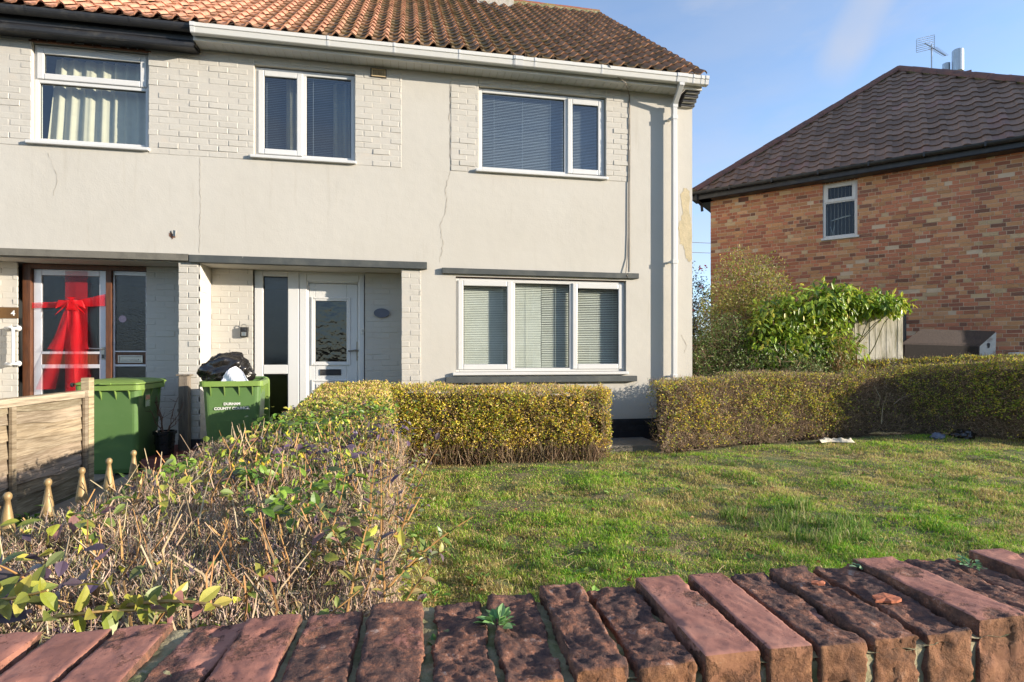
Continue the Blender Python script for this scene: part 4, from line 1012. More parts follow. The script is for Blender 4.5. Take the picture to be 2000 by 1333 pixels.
# black bag and paper in the open bin
def blob(name, mat, c, rad, label, cat, n=34, f=5.5, amp=.22, seed=1, squash=None):
    th, ph = np.meshgrid(np.linspace(0, 2 * math.pi, n * 2), np.linspace(0.02, math.pi - .02, n), indexing='ij')
    d = np.stack([np.cos(th) * np.sin(ph), np.sin(th) * np.sin(ph), np.cos(ph)], -1)
    nn = noise(d + seed, 1.1, seed) * .5 + .35 * np.abs(noise(d + seed, 2.6, seed + 1)) + .14 * np.abs(noise(d + seed, f, seed + 2))
    r = 1 + amp * nn
    P = d * r[..., None] * np.array(rad)
    q = MB(); q.grid(P + np.array(c), flip=True)
    o = q.build(name, mat, smooth=True)
    return tag(o, label, cat)
bag = blob('bin_bag', m_bag, (-2.0, 6.52, 1.02), (.25, .24, .20), 'tied black bin bag bulging out of the open green bin', 'bin bag', seed=3)
q = MB(); U, V = np.meshgrid(np.linspace(0, 1, 10), np.linspace(0, 1, 10), indexing='ij')
bx = np.stack([-1.99 + .25 * U + .03 * V, 6.23 + .05 * V + .02 * np.sin(U * 7 + V * 4), .915 + V * .19 * (1 - np.abs(U - .42) * 1.5).clip(.1, 1) + .012 * np.sin(U * 11)], -1)
q.grid(bx); o = q.build('paper_sheet', m_paper); sm = o.modifiers.new('solid', 'SOLIDIFY'); sm.thickness = .002
tag(o, 'crumpled white paper sheet tucked beside the black bag', 'paper')

# ------------------------------------------------------------------ fence, post, pot
fe = empty('fence_panel', (-3.08, 4.0, -.1), 'weathered waney-lap timber fence panel ending at a pale post', 'fence')
def wcol(): return np.array((.33, .27, .19)) * rs.uniform(.6, 1.2) * np.array((1, rs.uniform(.95, 1.04), rs.uniform(.85, 1.1)))
fx = -3.08; y0, y1 = 2.1, 5.86
q = MB()
nb = 8
for i in range(nb):
    z0_ = -.06 + i * .115
    ys = np.linspace(y0, y1, 60); low = .020 * noise(np.stack([ys, 0 * ys + i * 3.1, 0 * ys], -1), .9, i % 5) + .006 * noise(np.stack([ys, 0 * ys + i, 0 * ys], -1), 3.3, 2)
    cc = wcol()
    A = np.stack([np.full(60, fx + .024), ys, z0_ + low], -1); B = np.stack([np.full(60, fx + .004), ys, np.full(60, min(z0_ + .15, .87))], -1); C0 = np.stack([np.full(60, fx + .010), ys, z0_ + low], -1); D0 = np.stack([np.full(60, fx - .006), ys, np.full(60, min(z0_ + .15, .87))], -1)
    cg = np.tile(cc, (60, 4, 1)) * (1 + .22 * noise(np.stack([np.stack([ys * .8, ys * 0 + i * 7.7, ys * 0], -1)] * 4, 1), 1.3, i % 4))[..., None] * np.array([.35, 1.05, .62, .5])[None, :, None]  # lap shadow lines painted in with the dirt: board undersides and tops darkened
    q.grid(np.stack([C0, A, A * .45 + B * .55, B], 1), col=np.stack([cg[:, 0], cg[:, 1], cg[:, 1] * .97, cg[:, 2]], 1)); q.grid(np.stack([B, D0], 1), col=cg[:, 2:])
q.build('lap_boards', m_wood, fe)
q = MB(); cc = wcol() * 1.15; q.box(fx - .02, fx + .05, y0, y1, .84, .865, 0, cc); q.box(fx + .026, fx + .05, y0, y1, .80, .845, 0, cc * .9); q.box(fx - .02, fx + .02, y0, y1, -.085, -.05, 0, cc); q.build('rail', m_wood, fe, bevel=.003)
for y in (5.82, 4.86, 3.90, 2.94):
    q = MB(); q.box(fx + .0265, fx + .055, y - .025, y + .022, -.085, .80 if y < 5.8 else .86, 0, wcol() * 1.2); q.build('batten', m_wood, fe, bevel=.004)
q = MB(); q.box(fx - .03, fx + .045, 5.875, 5.96, -.11, .985, 0, np.array((.46, .37, .23))); q.build('post', m_wood, fe, bevel=.005)
q = MB(); q.box(-2.75, -2.645, 7.17, 7.27, -.1, .955); q.box(-2.775, -2.62, 7.155, 7.285, .955, .972)
q.box(-2.76, -2.745, 7.165, 7.2, .52, .56); tag(q.build('wooden_post', m_post, bevel=.006), 'grey weathered wooden post with flat cap standing against the white pillar', 'post')
pot = empty('plant_pot', (-2.80, 6.95, .05), 'black glazed pot with bare thorny stems beside the closed bin', 'plant pot')
q = MB(); cx, cy = -2.80, 6.93
q.lathe([(0, .052), (.082, .052), (.088, .06), (.108, .29), (.122, .29), (.122, .325), (.108, .325), (.10, .28), (.0, .28)], cx, cy, 28); q.lathe([(.1005, .18), (.104, .185), (.1045, .20)], cx, cy, 28); q.build('pot', m_pot, pot, smooth=False)
q = MB(); q.lathe([(0, .306), (.06, .31), (.106, .30)], cx, cy, 20); q.build('soil', m_soil, pot)
q = MB()
for k in range(9):
    a = rs.uniform(0, 6.28); t = rs.uniform(.05, .28); h = rs.uniform(.18, .62)
    P = [np.array([cx + .03 * math.cos(a), cy + .03 * math.sin(a), .30])]
    for j in range(1, 6): P.append(P[0] + np.array([math.cos(a) * t * j / 5, math.sin(a) * t * j / 5, h * j / 5]) + rs.normal(0, .012, 3))
    q.tube(P, np.linspace(.006, .0025, 6), 5, col=(.16, .09, .06))
    for j in (2, 3, 4): q.tube([P[j], P[j] + rs.normal(0, .05, 3) + np.array([0, 0, .05])], [.003, .0015], 4, col=(.16, .09, .06))
q.build('stem', m_twig, pot)

# ------------------------------------------------------------------ front garden wall with brick-on-edge coping
gw = empty('garden_wall', (.3, .66, -.56), 'low old brick garden wall with uneven brick-on-edge coping in the foreground', 'wall')
jx = [-1.80, -1.725, -1.65, -1.575, -1.50, -1.42, -1.345, -1.27, -1.19, -1.115, -1.04, -.96, -.885, -.81, -.735, -.66, -.585, -.512, -.44, -.366, -.292, -.215, -.136, -.055, .026, .103, .179, .251, .332, .413, .481, .556, .632, .711, .800, .876, .945, 1.022, 1.10, 1.175, 1.25, 1.325, 1.40, 1.475, 1.55, 1.63, 1.70, 1.78, 1.85, 1.93, 2.0, 2.08, 2.15, 2.23, 2.3]
style = {-.44: (.20, 0), -.366: (.30, .0), -.292: (.50, .0), -.215: (.40, .0), -.136: (.58, .002), -.055: (.74, .0), .026: (.98, .002), .103: (1., .003), .179: (1., .012), .251: (.98, .004), .332: (.27, .014), .413: (.24, .013), .481: (.8, .008), .556: (.9, .008), .632: (.93, .007), .711: (.38, .026), .800: (.95, .004), .876: (.92, .0), .945: (.25, .022), 1.022: (.9, .0)}
q = MB()
def coping_brick(x0, x1, zt, soot, seed, yb0=.560, yb1=.772):
    nx, ny, nz = (22, 56, 20) if -.5 < x0 < 1.2 else (10, 24, 8)
    r0 = np.random.RandomState(seed); hue = r0.rand()
    W = x1 - x0; Hh = .105
    skew = r0.normal(.0, .004)
    def disp(P, n):
        p = P + seed * 3.7
        k = .12 + 1.15 * soot
        base = .0010 * k * noise(p, 9, 1) + .0011 * k * noise(p, 26, 2) + .0010 * k * noise(p, 55, 3) + .0008 * k * noise(p, 110, 5)
        if soot > .6: base = base - .005 * np.tanh(4 * np.clip(noise(p, 10, 4) - .25, 0, 1)) * .8
        else: base = base - .004 * np.tanh(5 * np.clip(noise(p, 13, 4) - .8, 0, 1))
        return base
    def face(fn, n, U, V):
        u, v = np.meshgrid(np.linspace(0, 1, U), np.linspace(0, 1, V), indexing='ij')
        return fn(u, v), np.array(n, float)
    # build box as three wrapped grids with rounded edges through a superellipse-like inset
    def place(P, n):
        x, y, z = P[..., 0], P[..., 1], P[..., 2]
        rr = .003 + .003 * soot
        cx, cy, cz = np.clip(x, rr, W - rr), np.clip(y, rr, yb1 - yb0 - rr), np.clip(z, -Hh, -rr)
        d = np.stack([x - cx, y - cy, z - cz], -1); l = np.linalg.norm(d, axis=-1, keepdims=True)
        nn = np.where(l > 1e-6, d / (l + 1e-9), n)
        Q = np.stack([cx, cy, cz], -1) + nn * np.minimum(l, rr)
        ww = np.stack([x0 + Q[..., 0], yb0 + Q[..., 1], zt + Q[..., 2]], -1)
        ww = ww + nn * disp(ww, nn)[..., None]
        ww[..., 0] += (ww[..., 1] - yb0) * .045 + skew * (ww[..., 1] - yb0) / .2
        ww[..., 2] += r_t[0] * (ww[..., 0] - x0) + r_t[1] * (ww[..., 1] - yb0)
        return ww
    r_t = r0.normal(0, .012, 2)
    D = yb1 - yb0
    def sp(n): # denser near the edges
        t = np.linspace(0, 1, n); return t
    u, v = np.meshgrid(sp(nx) * W, sp(ny) * D, indexing='ij')
    top = place(np.stack([u, v, 0 * u], -1), np.array([0, 0, 1.]))
    col = np.zeros(top.shape); col[..., 0] = hue; col[..., 1] = soot; col[..., 2] = np.clip(.9 - v / .03, 0, 1) * .7 * (soot > .3)
    q.grid(top, col=col, flip=True)
    for (yy, fl) in ((0, False), (D, True)):
        u, v = np.meshgrid(sp(nx) * W, -Hh + sp(nz) * Hh, indexing='ij')
        f = place(np.stack([u, 0 * u + yy, v], -1), np.array([0, -1. if yy == 0 else 1., 0])); c = np.zeros(f.shape); c[..., 0] = hue; c[..., 1] = max(soot, .5); c[..., 2] = 1
        q.grid(f, col=c, flip=fl)
    for (xx, fl) in ((0, True), (W, False)):
        u, v = np.meshgrid(sp(ny) * D, -Hh + sp(nz) * Hh, indexing='ij')
        f = place(np.stack([0 * u + xx, u, v], -1), np.array([-1. if xx == 0 else 1., 0, 0])); c = np.zeros(f.shape); c[..., 0] = hue; c[..., 1] = max(soot, .6); c[..., 2] = .6
        q.grid(f, col=c, flip=fl)
for i in range(len(jx) - 1):
    a, c = jx[i], jx[i + 1]
    so, dzv = style.get(a, (rs.choice([.15, .4, .9, .95]), rs.normal(0, .008)))
    coping_brick(a + .0045 - .008, c - .0045 - .008, .852 + dzv * .6, so, 100 + i)
q.build('coping', m_coping, gw, smooth=True)
# mortar between the coping bricks, uneven and mossy
q = MB(); gx_, gy_ = np.meshgrid(np.arange(-1.8, 2.3, .006), np.linspace(.563, .768, 26), indexing='ij')
p_ = np.stack([gx_, gy_, 0 * gx_], -1); q.grid(np.stack([gx_, gy_, .8412 + .0025 * noise(p_, 9, 3) + .0025 * noise(p_, 26, 1)], -1)); q.box(-1.8, 2.3, .566, .765, .70, .835)
q.build('mortar', m_moss, gw, smooth=True)
q = MB()
for r_ in range(18):
    z_ = .745 - .078 * (r_ + 1)
    if z_ < -.56: break
    x = -1.85 - (.11 if r_ % 2 else 0)
    while x < 2.4:
        for (ya, yb_) in ((.56, .60), (.73, .772)):
            o = rs.normal(0, .002); q.box(x, x + .215, ya + (o if ya < .6 else 0), yb_ + (o if ya > .6 else 0), z_, z_ + .068, 0, np.array((.34, .15, .09)) * rs.uniform(.6, 1.15))
        x += .226
q.box(-1.85, 2.4, .575, .757, -.56, .745, 1)
q.build('brickwork', [m_redbrick, m_mortar], gw)
def chip(x, y, z, r, label, seed):
    P = []; n = 11
    r0 = np.random.RandomState(seed)
    for k in range(n):
        a = 6.283 * k / n; rr = r * r0.uniform(.6, 1.15); P.append((x + rr * math.cos(a), y + .7 * rr * math.sin(a)))
    q = MB(); T = [(a, b_, z + .002 + r0.uniform(0, .002)) for a, b_ in P]; B_ = [(a, b_, z) for a, b_ in P]
    q.add([(x, y, z + .004)] + T + B_, [np.array([[0, 1 + i, 1 + (i + 1) % n] for i in range(n)]), np.array([[1 + i, 1 + n + i, 1 + n + (i + 1) % n, 1 + (i + 1) % n] for i in range(n)])])
    tag(q.build('brick_chip', m_chip), label, 'brick chip', 'brick flakes on the wall')
chip(.595, .70, .862, .011, 'small bright orange brick flake lying furthest back on the dark coping brick', 3)
chip(.655, .645, .858, .020, 'largest orange patch of broken brick flake near the coping front edge', 4)
chip(.90, .745, .857, .009, 'tiny pale orange brick flake near the right end of the coping', 5)

# ------------------------------------------------------------------ foliage helpers
def leafmesh(q, P, D, Nn, ln, wd, col, fold=.25, droop=0.):
    """many leaves: 6 verts (base, left, mid, right, tip) folded along the midrib"""
    P = np.asarray(P); n = len(P); D = nrm(D); S = nrm(np.cross(D, Nn)); Nn = np.cross(S, D)
    ln = np.broadcast_to(ln, (n,))[:, None]; wd = np.broadcast_to(wd, (n,))[:, None]
    mid = P + D * ln * .5
    V = np.stack([P, mid + S * wd * .5 + Nn * wd * fold, mid - Nn * 0, mid - S * wd * .5 + Nn * wd * fold, P + D * ln - Nn * ln * droop], 1).reshape(-1, 3)
    b_ = np.arange(n)[:, None] * 5
    F = np.concatenate([b_ + np.array([[0, 2, 1]]), b_ + np.array([[0, 3, 2]]), b_ + np.array([[1, 2, 4]]), b_ + np.array([[2, 3, 4]])])
    q.add(V, F, 0, np.repeat(col, 5, 0))
def bigleaf(q, P, D, Nn, ln, wd, col, fold=.18, droop=.15):
    P = np.asarray(P, float); n = len(P); D = nrm(D); S = nrm(np.cross(D, Nn)); Nn = np.cross(S, D)
    ln = np.broadcast_to(ln, (n,))[:, None]; wd = np.broadcast_to(wd, (n,))[:, None]; V = []
    tw = rs.normal(0, .25, (n, 1))
    for t, w_ in ((0, .06), (.16, .62), (.36, .98), (.58, .96), (.80, .60), (.93, .26), (1, .02)):
        m_ = P + D * ln * t - Nn * ln * droop * t * t + S * wd * tw * t * t * .5
        sd = S * wd * .5 * w_; up = Nn * wd * fold * w_
        V += [m_ - sd + up, m_, m_ + sd + up]
    V = np.stack(V, 1).reshape(-1, 3); o = np.arange(n)[:, None] * 21; F = []
    for k in range(6):
        for j in (0, 1): F.append(o + np.array([[k * 3 + j, k * 3 + j + 1, k * 3 + j + 4, k * 3 + j + 3]]))
    C_ = np.repeat(col, 21, 0).reshape(n, 21, 3) * np.tile(np.array([1, .82, 1]), 7)[None, :, None]
    q.add(V, np.concatenate(F), 0, C_.reshape(-1, 3))
def twigmesh(q, P, D, ln, r, col, bend=.25):
    P = np.asarray(P); n = len(P); D = nrm(D)
    ln = np.broadcast_to(ln, (n,))[:, None]; r = np.broadcast_to(r, (n,))[:, None]
    a = nrm(np.cross(D, rs.normal(size=(n, 3)))); b_ = np.cross(D, a)
    M1 = P + D * ln * .5 + a * ln * bend * rs.uniform(-.5, .5, (n, 1)); T = P + D * ln + b_ * ln * bend * rs.uniform(-.5, .5, (n, 1))
    V = []
    for (c, k) in ((P, 1.), (M1, .8), (T, .5)):
        for t in (0, 2.094, 4.189): V.append(c + r * k * (math.cos(t) * a + math.sin(t) * b_))
    V = np.stack(V, 1).reshape(-1, 3); o = np.arange(n)[:, None] * 9
    F = []
    for s_ in (0, 3):
        for j in range(3): F.append(o + np.array([[s_ + j, s_ + (j + 1) % 3, s_ + 3 + (j + 1) % 3, s_ + 3 + j]]))
    q.add(V, np.concatenate(F), 0, np.repeat(col, 9, 0))
def pal(n, cols, wts, jit=.2):
    cols = np.array(cols); k = rs.choice(len(cols), n, p=np.array(wts) / np.sum(wts))
    return np.clip(cols[k] * rs.uniform(1 - jit, 1 + jit, (n, 1)) * rs.uniform(.94, 1.06, (n, 3)), 0, 1)
def palw(W, cols, jit=.2):
    """W (n,k) weights"""
    W = np.clip(W, 1e-6, None); W = W / W.sum(1, keepdims=True); c = np.cumsum(W, 1); r = rs.rand(len(W), 1)
    k = (r > c).sum(1).clip(0, len(cols) - 1); n = len(W)
    return np.clip(np.array(cols)[k] * rs.uniform(1 - jit, 1 + jit, (n, 1)) * rs.uniform(.94, 1.06, (n, 3)), 0, 1)

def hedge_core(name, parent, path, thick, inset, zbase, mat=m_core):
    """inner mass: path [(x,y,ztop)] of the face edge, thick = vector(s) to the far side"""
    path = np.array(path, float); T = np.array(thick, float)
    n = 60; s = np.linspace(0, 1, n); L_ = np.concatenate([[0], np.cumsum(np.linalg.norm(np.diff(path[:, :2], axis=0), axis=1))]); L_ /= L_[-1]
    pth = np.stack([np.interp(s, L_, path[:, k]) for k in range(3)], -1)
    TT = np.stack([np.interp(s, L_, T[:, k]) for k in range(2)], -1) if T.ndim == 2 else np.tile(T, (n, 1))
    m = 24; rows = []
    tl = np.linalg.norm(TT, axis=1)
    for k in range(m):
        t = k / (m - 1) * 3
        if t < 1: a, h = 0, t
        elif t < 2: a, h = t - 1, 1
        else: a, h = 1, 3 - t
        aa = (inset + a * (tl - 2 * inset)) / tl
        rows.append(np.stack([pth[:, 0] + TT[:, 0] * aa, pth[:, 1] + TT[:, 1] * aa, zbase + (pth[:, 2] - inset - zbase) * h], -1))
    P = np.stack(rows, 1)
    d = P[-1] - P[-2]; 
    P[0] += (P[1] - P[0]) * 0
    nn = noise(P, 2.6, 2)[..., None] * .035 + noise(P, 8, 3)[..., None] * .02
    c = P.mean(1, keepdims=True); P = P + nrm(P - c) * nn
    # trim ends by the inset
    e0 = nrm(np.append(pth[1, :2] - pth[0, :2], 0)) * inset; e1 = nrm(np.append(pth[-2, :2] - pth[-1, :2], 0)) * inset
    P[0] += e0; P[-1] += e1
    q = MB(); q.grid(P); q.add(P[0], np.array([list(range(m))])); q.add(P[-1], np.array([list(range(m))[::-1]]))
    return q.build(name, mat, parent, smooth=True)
def hedge_points(path, thick, zbase, n, top_frac=.3, ends=.1, back=.05, depth=.09):
    path = np.array(path, float); T = np.array(thick, float)
    L_ = np.concatenate([[0], np.cumsum(np.linalg.norm(np.diff(path[:, :2], axis=0), axis=1))]); L_ /= L_[-1]
    s = rs.rand(n); k = rs.rand(n)
    top = k < top_frac; end = (k >= top_frac) & (k < top_frac + ends); bk = (k >= top_frac + ends) & (k < top_frac + ends + back); fr = k >= top_frac + ends + back
    en = rs.rand(n) < .5
    s = np.where(end, np.where(en, 0., 1.), s)
    pth = np.stack([np.interp(s, L_, path[:, j]) for j in range(3)], -1)
    tang = np.stack([np.interp(np.clip(s + .01, 0, 1), L_, path[:, j]) - np.interp(np.clip(s - .01, 0, 1), L_, path[:, j]) for j in range(2)], -1); tang = nrm(tang)
    TT = np.stack([np.interp(s, L_, T[:, j]) for j in range(2)], -1) if T.ndim == 2 else np.tile(T, (n, 1)).astype(float)
    a = rs.rand(n); h = rs.rand(n)
    a = np.where(fr, 0, np.where(bk, 1, a)); h = np.where(top, 1, h)
    P = np.stack([pth[:, 0] + TT[:, 0] * a, pth[:, 1] + TT[:, 1] * a, zbase + (pth[:, 2] - zbase) * h], -1)
    tn = nrm(TT)
    Nn = np.zeros((n, 3)); Nn[fr, :2] = -tn[fr]; Nn[bk, :2] = tn[bk]; Nn[top, 2] = 1
    Nn[end, :2] = tang[end] * np.where(en[end], -1, 1)[:, None]
    # round the shoulders
    dep = rs.exponential(depth * .5, n).clip(0, depth * 2.2) - .018
    lump = .028 * noise(P, 1.6, 4) + .014 * noise(P, 5, 5)
    P = P - Nn * (dep - lump)[:, None]
    ed = np.minimum(a, 1 - a) * np.linalg.norm(TT, axis=1); rr = .06
    k2 = top & (ed < rr); P[k2, 2] -= (rr - np.sqrt(np.clip(rr ** 2 - (rr - ed[k2]) ** 2, 0, None))) * .8
    dz_ = (pth[:, 2] - P[:, 2]); k3 = (fr | end) & (dz_ < rr); P[k3] -= Nn[k3] * ((rr - np.sqrt(np.clip(rr ** 2 - (rr - np.clip(dz_[k3], 0, rr)) ** 2, 0, None))) * .8)[:, None]
    return P, Nn, dep, s, h, top

YG, GR, TAN, BRN, DG, YEL, PUR = (.62, .59, .085), (.27, .37, .045), (.64, .45, .20), (.26, .155, .075), (.09, .14, .03), (.86, .64, .07), (.11, .08, .105)

# ---- cross hedge in front of the downstairs window
ch_ = empty('hedge', (1.0, 6.5, -.1), 'clipped golden green hedge under the downstairs window', 'hedge', 'garden hedges')
pth = [(-.22, 6.33, .835), (.6, 6.24, .825), (1.4, 6.18, .80), (2.37, 6.12, .79)]; th = (.08, .62)
hedge_core('branches', ch_, pth, th, .11, -.02)
P, Nn, dep, s, h, top = hedge_points(pth, th, .0, 30000, .24, .08, .02, .11)
keep = ~((h < .16) & (rs.rand(len(h)) < .75) & ~top) & ~((noise(P, 3.5, 6) + .8 * noise(P, 8, 2) < -.38) & (rs.rand(len(h)) < .8)); P, Nn, dep, s, h, top = P[keep], Nn[keep], dep[keep], s[keep], h[keep], top[keep]
nz_ = noise(P, 1.3, 1); n = len(P)
W = np.stack([1.0 + .3 * nz_ - .4 * s, .5 + .5 * noise(P, 2, 3) - .2 * s, .35 + .6 * s + .6 * top, .2 + .3 * (h < .3), .12 + .05 * nz_, .6 + .2 * nz_], 1)
D = nrm(Nn * .5 + rs.normal(0, .7, (n, 3)) + np.array([0, 0, .25]))
q = MB(); leafmesh(q, P, D, nrm(Nn + rs.normal(0, .6, (n, 3))), rs.uniform(.018, .040, n), rs.uniform(.011, .021, n), palw(W, [YG, GR, TAN, BRN, DG, YEL])); q.build('leaves', m_leaf, ch_)
P, Nn, dep, s, h, top = hedge_points(pth, th, -.05, 6500, .3, .1, .02, .09); n = len(P)
q = MB(); twigmesh(q, P - Nn * .03, nrm(Nn * .8 + rs.normal(0, .5, (n, 3)) + np.array([0, 0, .5])), rs.uniform(.03, .09, n), rs.uniform(.0012, .0026, n), pal(n, [(.56, .40, .22), (.32, .21, .12), (.64, .49, .29)], [3, 2, 1]))
k = 1500; X = rs.uniform(-.2, 2.25, k); Y = 6.30 - .08 * X + rs.normal(.03, .06, k); twigmesh(q, np.stack([X, Y, np.full(k, -.07)], -1), nrm(np.stack([rs.normal(0, .3, k), rs.normal(-.15, .3, k), np.ones(k)], -1)), rs.uniform(.12, .3, k), rs.uniform(.002, .005, k), pal(k, [(.2, .13, .08), (.32, .24, .14)], [2, 1]))
q.build('twigs', m_twig, ch_)
# yellow sucker at its left corner
q = MB(); k = 70; P = np.array([-.19, 6.14, .25]) + rs.normal(0, 1, (k, 3)) * np.array([.045, .03, .15]); leafmesh(q, P, rs.normal(0, 1, (k, 3)), rs.normal(0, 1, (k, 3)), rs.uniform(.03, .05, k), rs.uniform(.02, .03, k), pal(k, [(.62, .38, .03), (.5, .4, .06)], [2, 1])); q.build('yellow_shoot', m_leaf, ch_)

# ---- right hedge, bending round at the corner
rh = empty('hedge', (5, 7.2, -.1), 'long wavy clipped hedge with bare brown twigs along the right edge of the lawn', 'hedge', 'garden hedges')
pth = [(3.10, 6.30, .85), (3.6, 6.45, .85), (4.3, 6.68, .885), (5.0, 6.86, .94), (5.8, 7.03, .925), (6.5, 7.13, .87), (7.2, 7.20, .92), (7.9, 7.16, 1.02), (8.35, 6.9, 1.07), (8.62, 6.4, 1.11), (8.74, 5.9, 1.12)]
th = [(.10, .62)] * 6 + [(.08, .6), (.3, .5), (.5, .3), (.6, .15), (.6, .08)]
hedge_core('branches', rh, pth, th, .12, -.03)
P, Nn, dep, s, h, top = hedge_points(pth, th, .0, 52000, .26, .02, .03, .11)
ll = s * 7.0
vis = ll < 9.5; thin = (h < .25) & (rs.rand(len(h)) < .7) & ~top
bare = (noise(P, .7, 2) + .7 * noise(P, 1.9, 5) > .35) & (rs.rand(len(h)) < .72) & ~top
hole = (np.hypot(P[:, 0] - 7.2, (P[:, 2] - .3) * 1.1) < .62) & ~top & (rs.rand(len(h)) < .85)
keep = vis & ~thin & ~bare & ~hole & ~((noise(P, 4, 6) + .8 * noise(P, 9, 2) < -.25) & (rs.rand(len(h)) < .8)); P, Nn, dep, s, h, top = [a[keep] for a in (P, Nn, dep, s, h, top)]; n = len(P); ll = s * 7.0
W = np.stack([.8 + .4 * noise(P, 1.3, 1), .7 + 0 * s + .6 * (ll > 5.5), .25 + .5 * top * (ll < 4) + .1, .35 + 0 * s, .35 + 0 * s, .2 + .5 * (ll < 1.5) + .5 * top * (ll > 4)], 1)
D = nrm(Nn * .5 + rs.normal(0, .7, (n, 3)) + np.array([0, 0, .25]))
q = MB(); leafmesh(q, P, D, nrm(Nn + rs.normal(0, .6, (n, 3))), rs.uniform(.018, .038, n) * (1 + .25 * (ll > 6)), rs.uniform(.010, .020, n) * (1 + .25 * (ll > 6)), palw(W, [YG, GR, TAN, BRN, DG, YEL])); q.build('leaves', m_leaf, rh)
P, Nn, dep, s, h, top = hedge_points(pth, th, -.05, 25000, .2, .02, .02, .10); k_ = s * 7.0 < 9.5; P, Nn = P[k_], Nn[k_]; n = len(P)
q = MB(); twigmesh(q, P - Nn * .03, nrm(Nn * .45 + rs.normal(0, .6, (n, 3)) + np.array([0, 0, .5])), rs.uniform(.04, .12, n), rs.uniform(.0012, .0028, n), pal(n, [(.34, .24, .16), (.20, .135, .09), (.48, .36, .25)], [3, 2, 1]))
twigmesh(q, np.array([(7.1, 7.08, .15), (7.3, 7.06, .45), (7.05, 7.1, .4)]), np.array([(.25, -.1, 1), (.7, -.15, .55), (-.1, -.2, 1)]), np.array([.5, .35, .35]), np.array([.010, .008, .006]), pal(3, [(.3, .24, .17)], [1]), .5)
q.build('twigs', m_twig, rh)

# ---- second hedge row behind
bk = empty('hedge', (8, 7.9, -.1), 'second lower hedge row just behind the long hedge below the dark divan', 'hedge', 'garden hedges')
pth = [(6.3, 8.00, .98), (7.0, 7.98, 1.08), (8.2, 7.93, 1.12), (9.2, 7.62, 1.15), (10.3, 7.3, 1.18)]; th = (.1, .5)
hedge_core('branches', bk, pth, th, .1, -.05)
P, Nn, dep, s, h, top = hedge_points(pth, th, .45, 14000, .45, .05, .02, .10); n = len(P)
W = np.stack([.4 + s * 1.2, .3 + s * .4, .3 - .2 * s, .9 - .7 * s, .3 + 0 * s, .1 + .6 * s], 1)
q = MB(); leafmesh(q, P, nrm(Nn * .5 + rs.normal(0, .7, (n, 3)) + np.array([0, 0, .3])), nrm(Nn + rs.normal(0, .6, (n, 3))), rs.uniform(.02, .042, n), rs.uniform(.012, .022, n), palw(W, [YG, GR, TAN, BRN, DG, YEL])); q.build('leaves', m_leaf, bk)
P, Nn, dep, s, h, top = hedge_points(pth, th, .5, 7000, .5, .05, .02, .10); n = len(P)
q = MB(); twigmesh(q, P - Nn * .03, nrm(Nn * .5 + rs.normal(0, .6, (n, 3)) + np.array([0, 0, .4])), rs.uniform(.04, .12, n), rs.uniform(.0014, .003, n), pal(n, [(.24, .17, .11), (.15, .10, .07), (.36, .28, .19)], [3, 2, 1])); q.build('twigs', m_twig, bk)

# ---- long left hedge beside the path, clipped to bare twigs near the camera
lh = empty('hedge', (-.5, 3.5, -.1), 'scruffy clipped hedge of bare twigs and purple leaves running from the wall to the house', 'hedge', 'garden hedges')
pth = [(-.06, .80, .71), (-.05, 1.25, .755), (-.06, 2.4, .755), (-.12, 3.6, .765), (-.18, 5.0, .80), (-.22, 6.3, .835), (-.24, 6.95, .84)]
th = [(-.98, .0), (-.90, .0), (-.80, 0), (-.72, 0), (-.72, 0), (-.78, 0), (-.80, 0)]
hedge_core('branches', lh, pth, th, .12, -.06)
def near_w(y): return np.clip((3.0 - y) / 1.4, 0, 1)
P, Nn, dep, s, h, top = hedge_points(pth, th, .1, 60000, .62, .06, .10, .07)
n = len(P); yy = P[:, 1]; nw = near_w(yy)
keep = (rs.rand(n) < (1 - .90 * nw) * np.where(yy > 4.2, 1.15, .55)) ; P, Nn, yy, top, h = P[keep], Nn[keep], yy[keep], top[keep], h[keep]; n = len(P)
far = np.clip((yy - 3.8) / 1.5, 0, 1); g = noise(P, 1.1, 4)
W = np.stack([.25 + .4 * far + .2 * g, .5 + .6 * (g > .1) * (1 - far), .15 + 1.3 * far, .2 + 0 * far, .3 - .2 * far, .1 + .15 * far, .28 * (1 - far)], 1)
q = MB(); leafmesh(q, P, nrm(Nn * .5 + rs.normal(0, .7, (n, 3)) + np.array([0, 0, .25])), nrm(Nn + rs.normal(0, .6, (n, 3))), rs.uniform(.018, .036, n), rs.uniform(.010, .019, n), palw(W, [YG, GR, TAN, BRN, DG, YEL, PUR]))
# bigger leaves in sprays near the camera: purple and green clusters
cl_ = [(-.72, 1.12, .80, .10, 26, 0), (-.60, 1.02, .80, .09, 24, 0), (-.83, 1.05, .79, .08, 18, 0), (-.30, 1.50, .80, .08, 46, 1), (-.22, 1.62, .82, .08, 40, 1), (-.52, 2.0, .82, .10, 60, 1), (-.12, 1.25, .80, .07, 30, 2), (-.6, 1.7, .80, .12, 26, 2), (-.8, 1.5, .79, .1, 24, 2), (-.35, 2.4, .82, .16, 70, 0), (-.15, 2.9, .82, .2, 90, 0), (-.5, 3.2, .83, .2, 110, 1), (-.75, 2.7, .82, .16, 60, 2), (-.3, 3.9, .84, .25, 120, 1), (-.75, 3.4, .83, .18, 80, 1), (-.85, 2.2, .81, .12, 40, 1), (-.15, 2.1, .80, .08, 40, 0), (-.6, 3.8, .83, .2, 70, 2), (-.5, 4.4, .84, .3, 90, 2)]
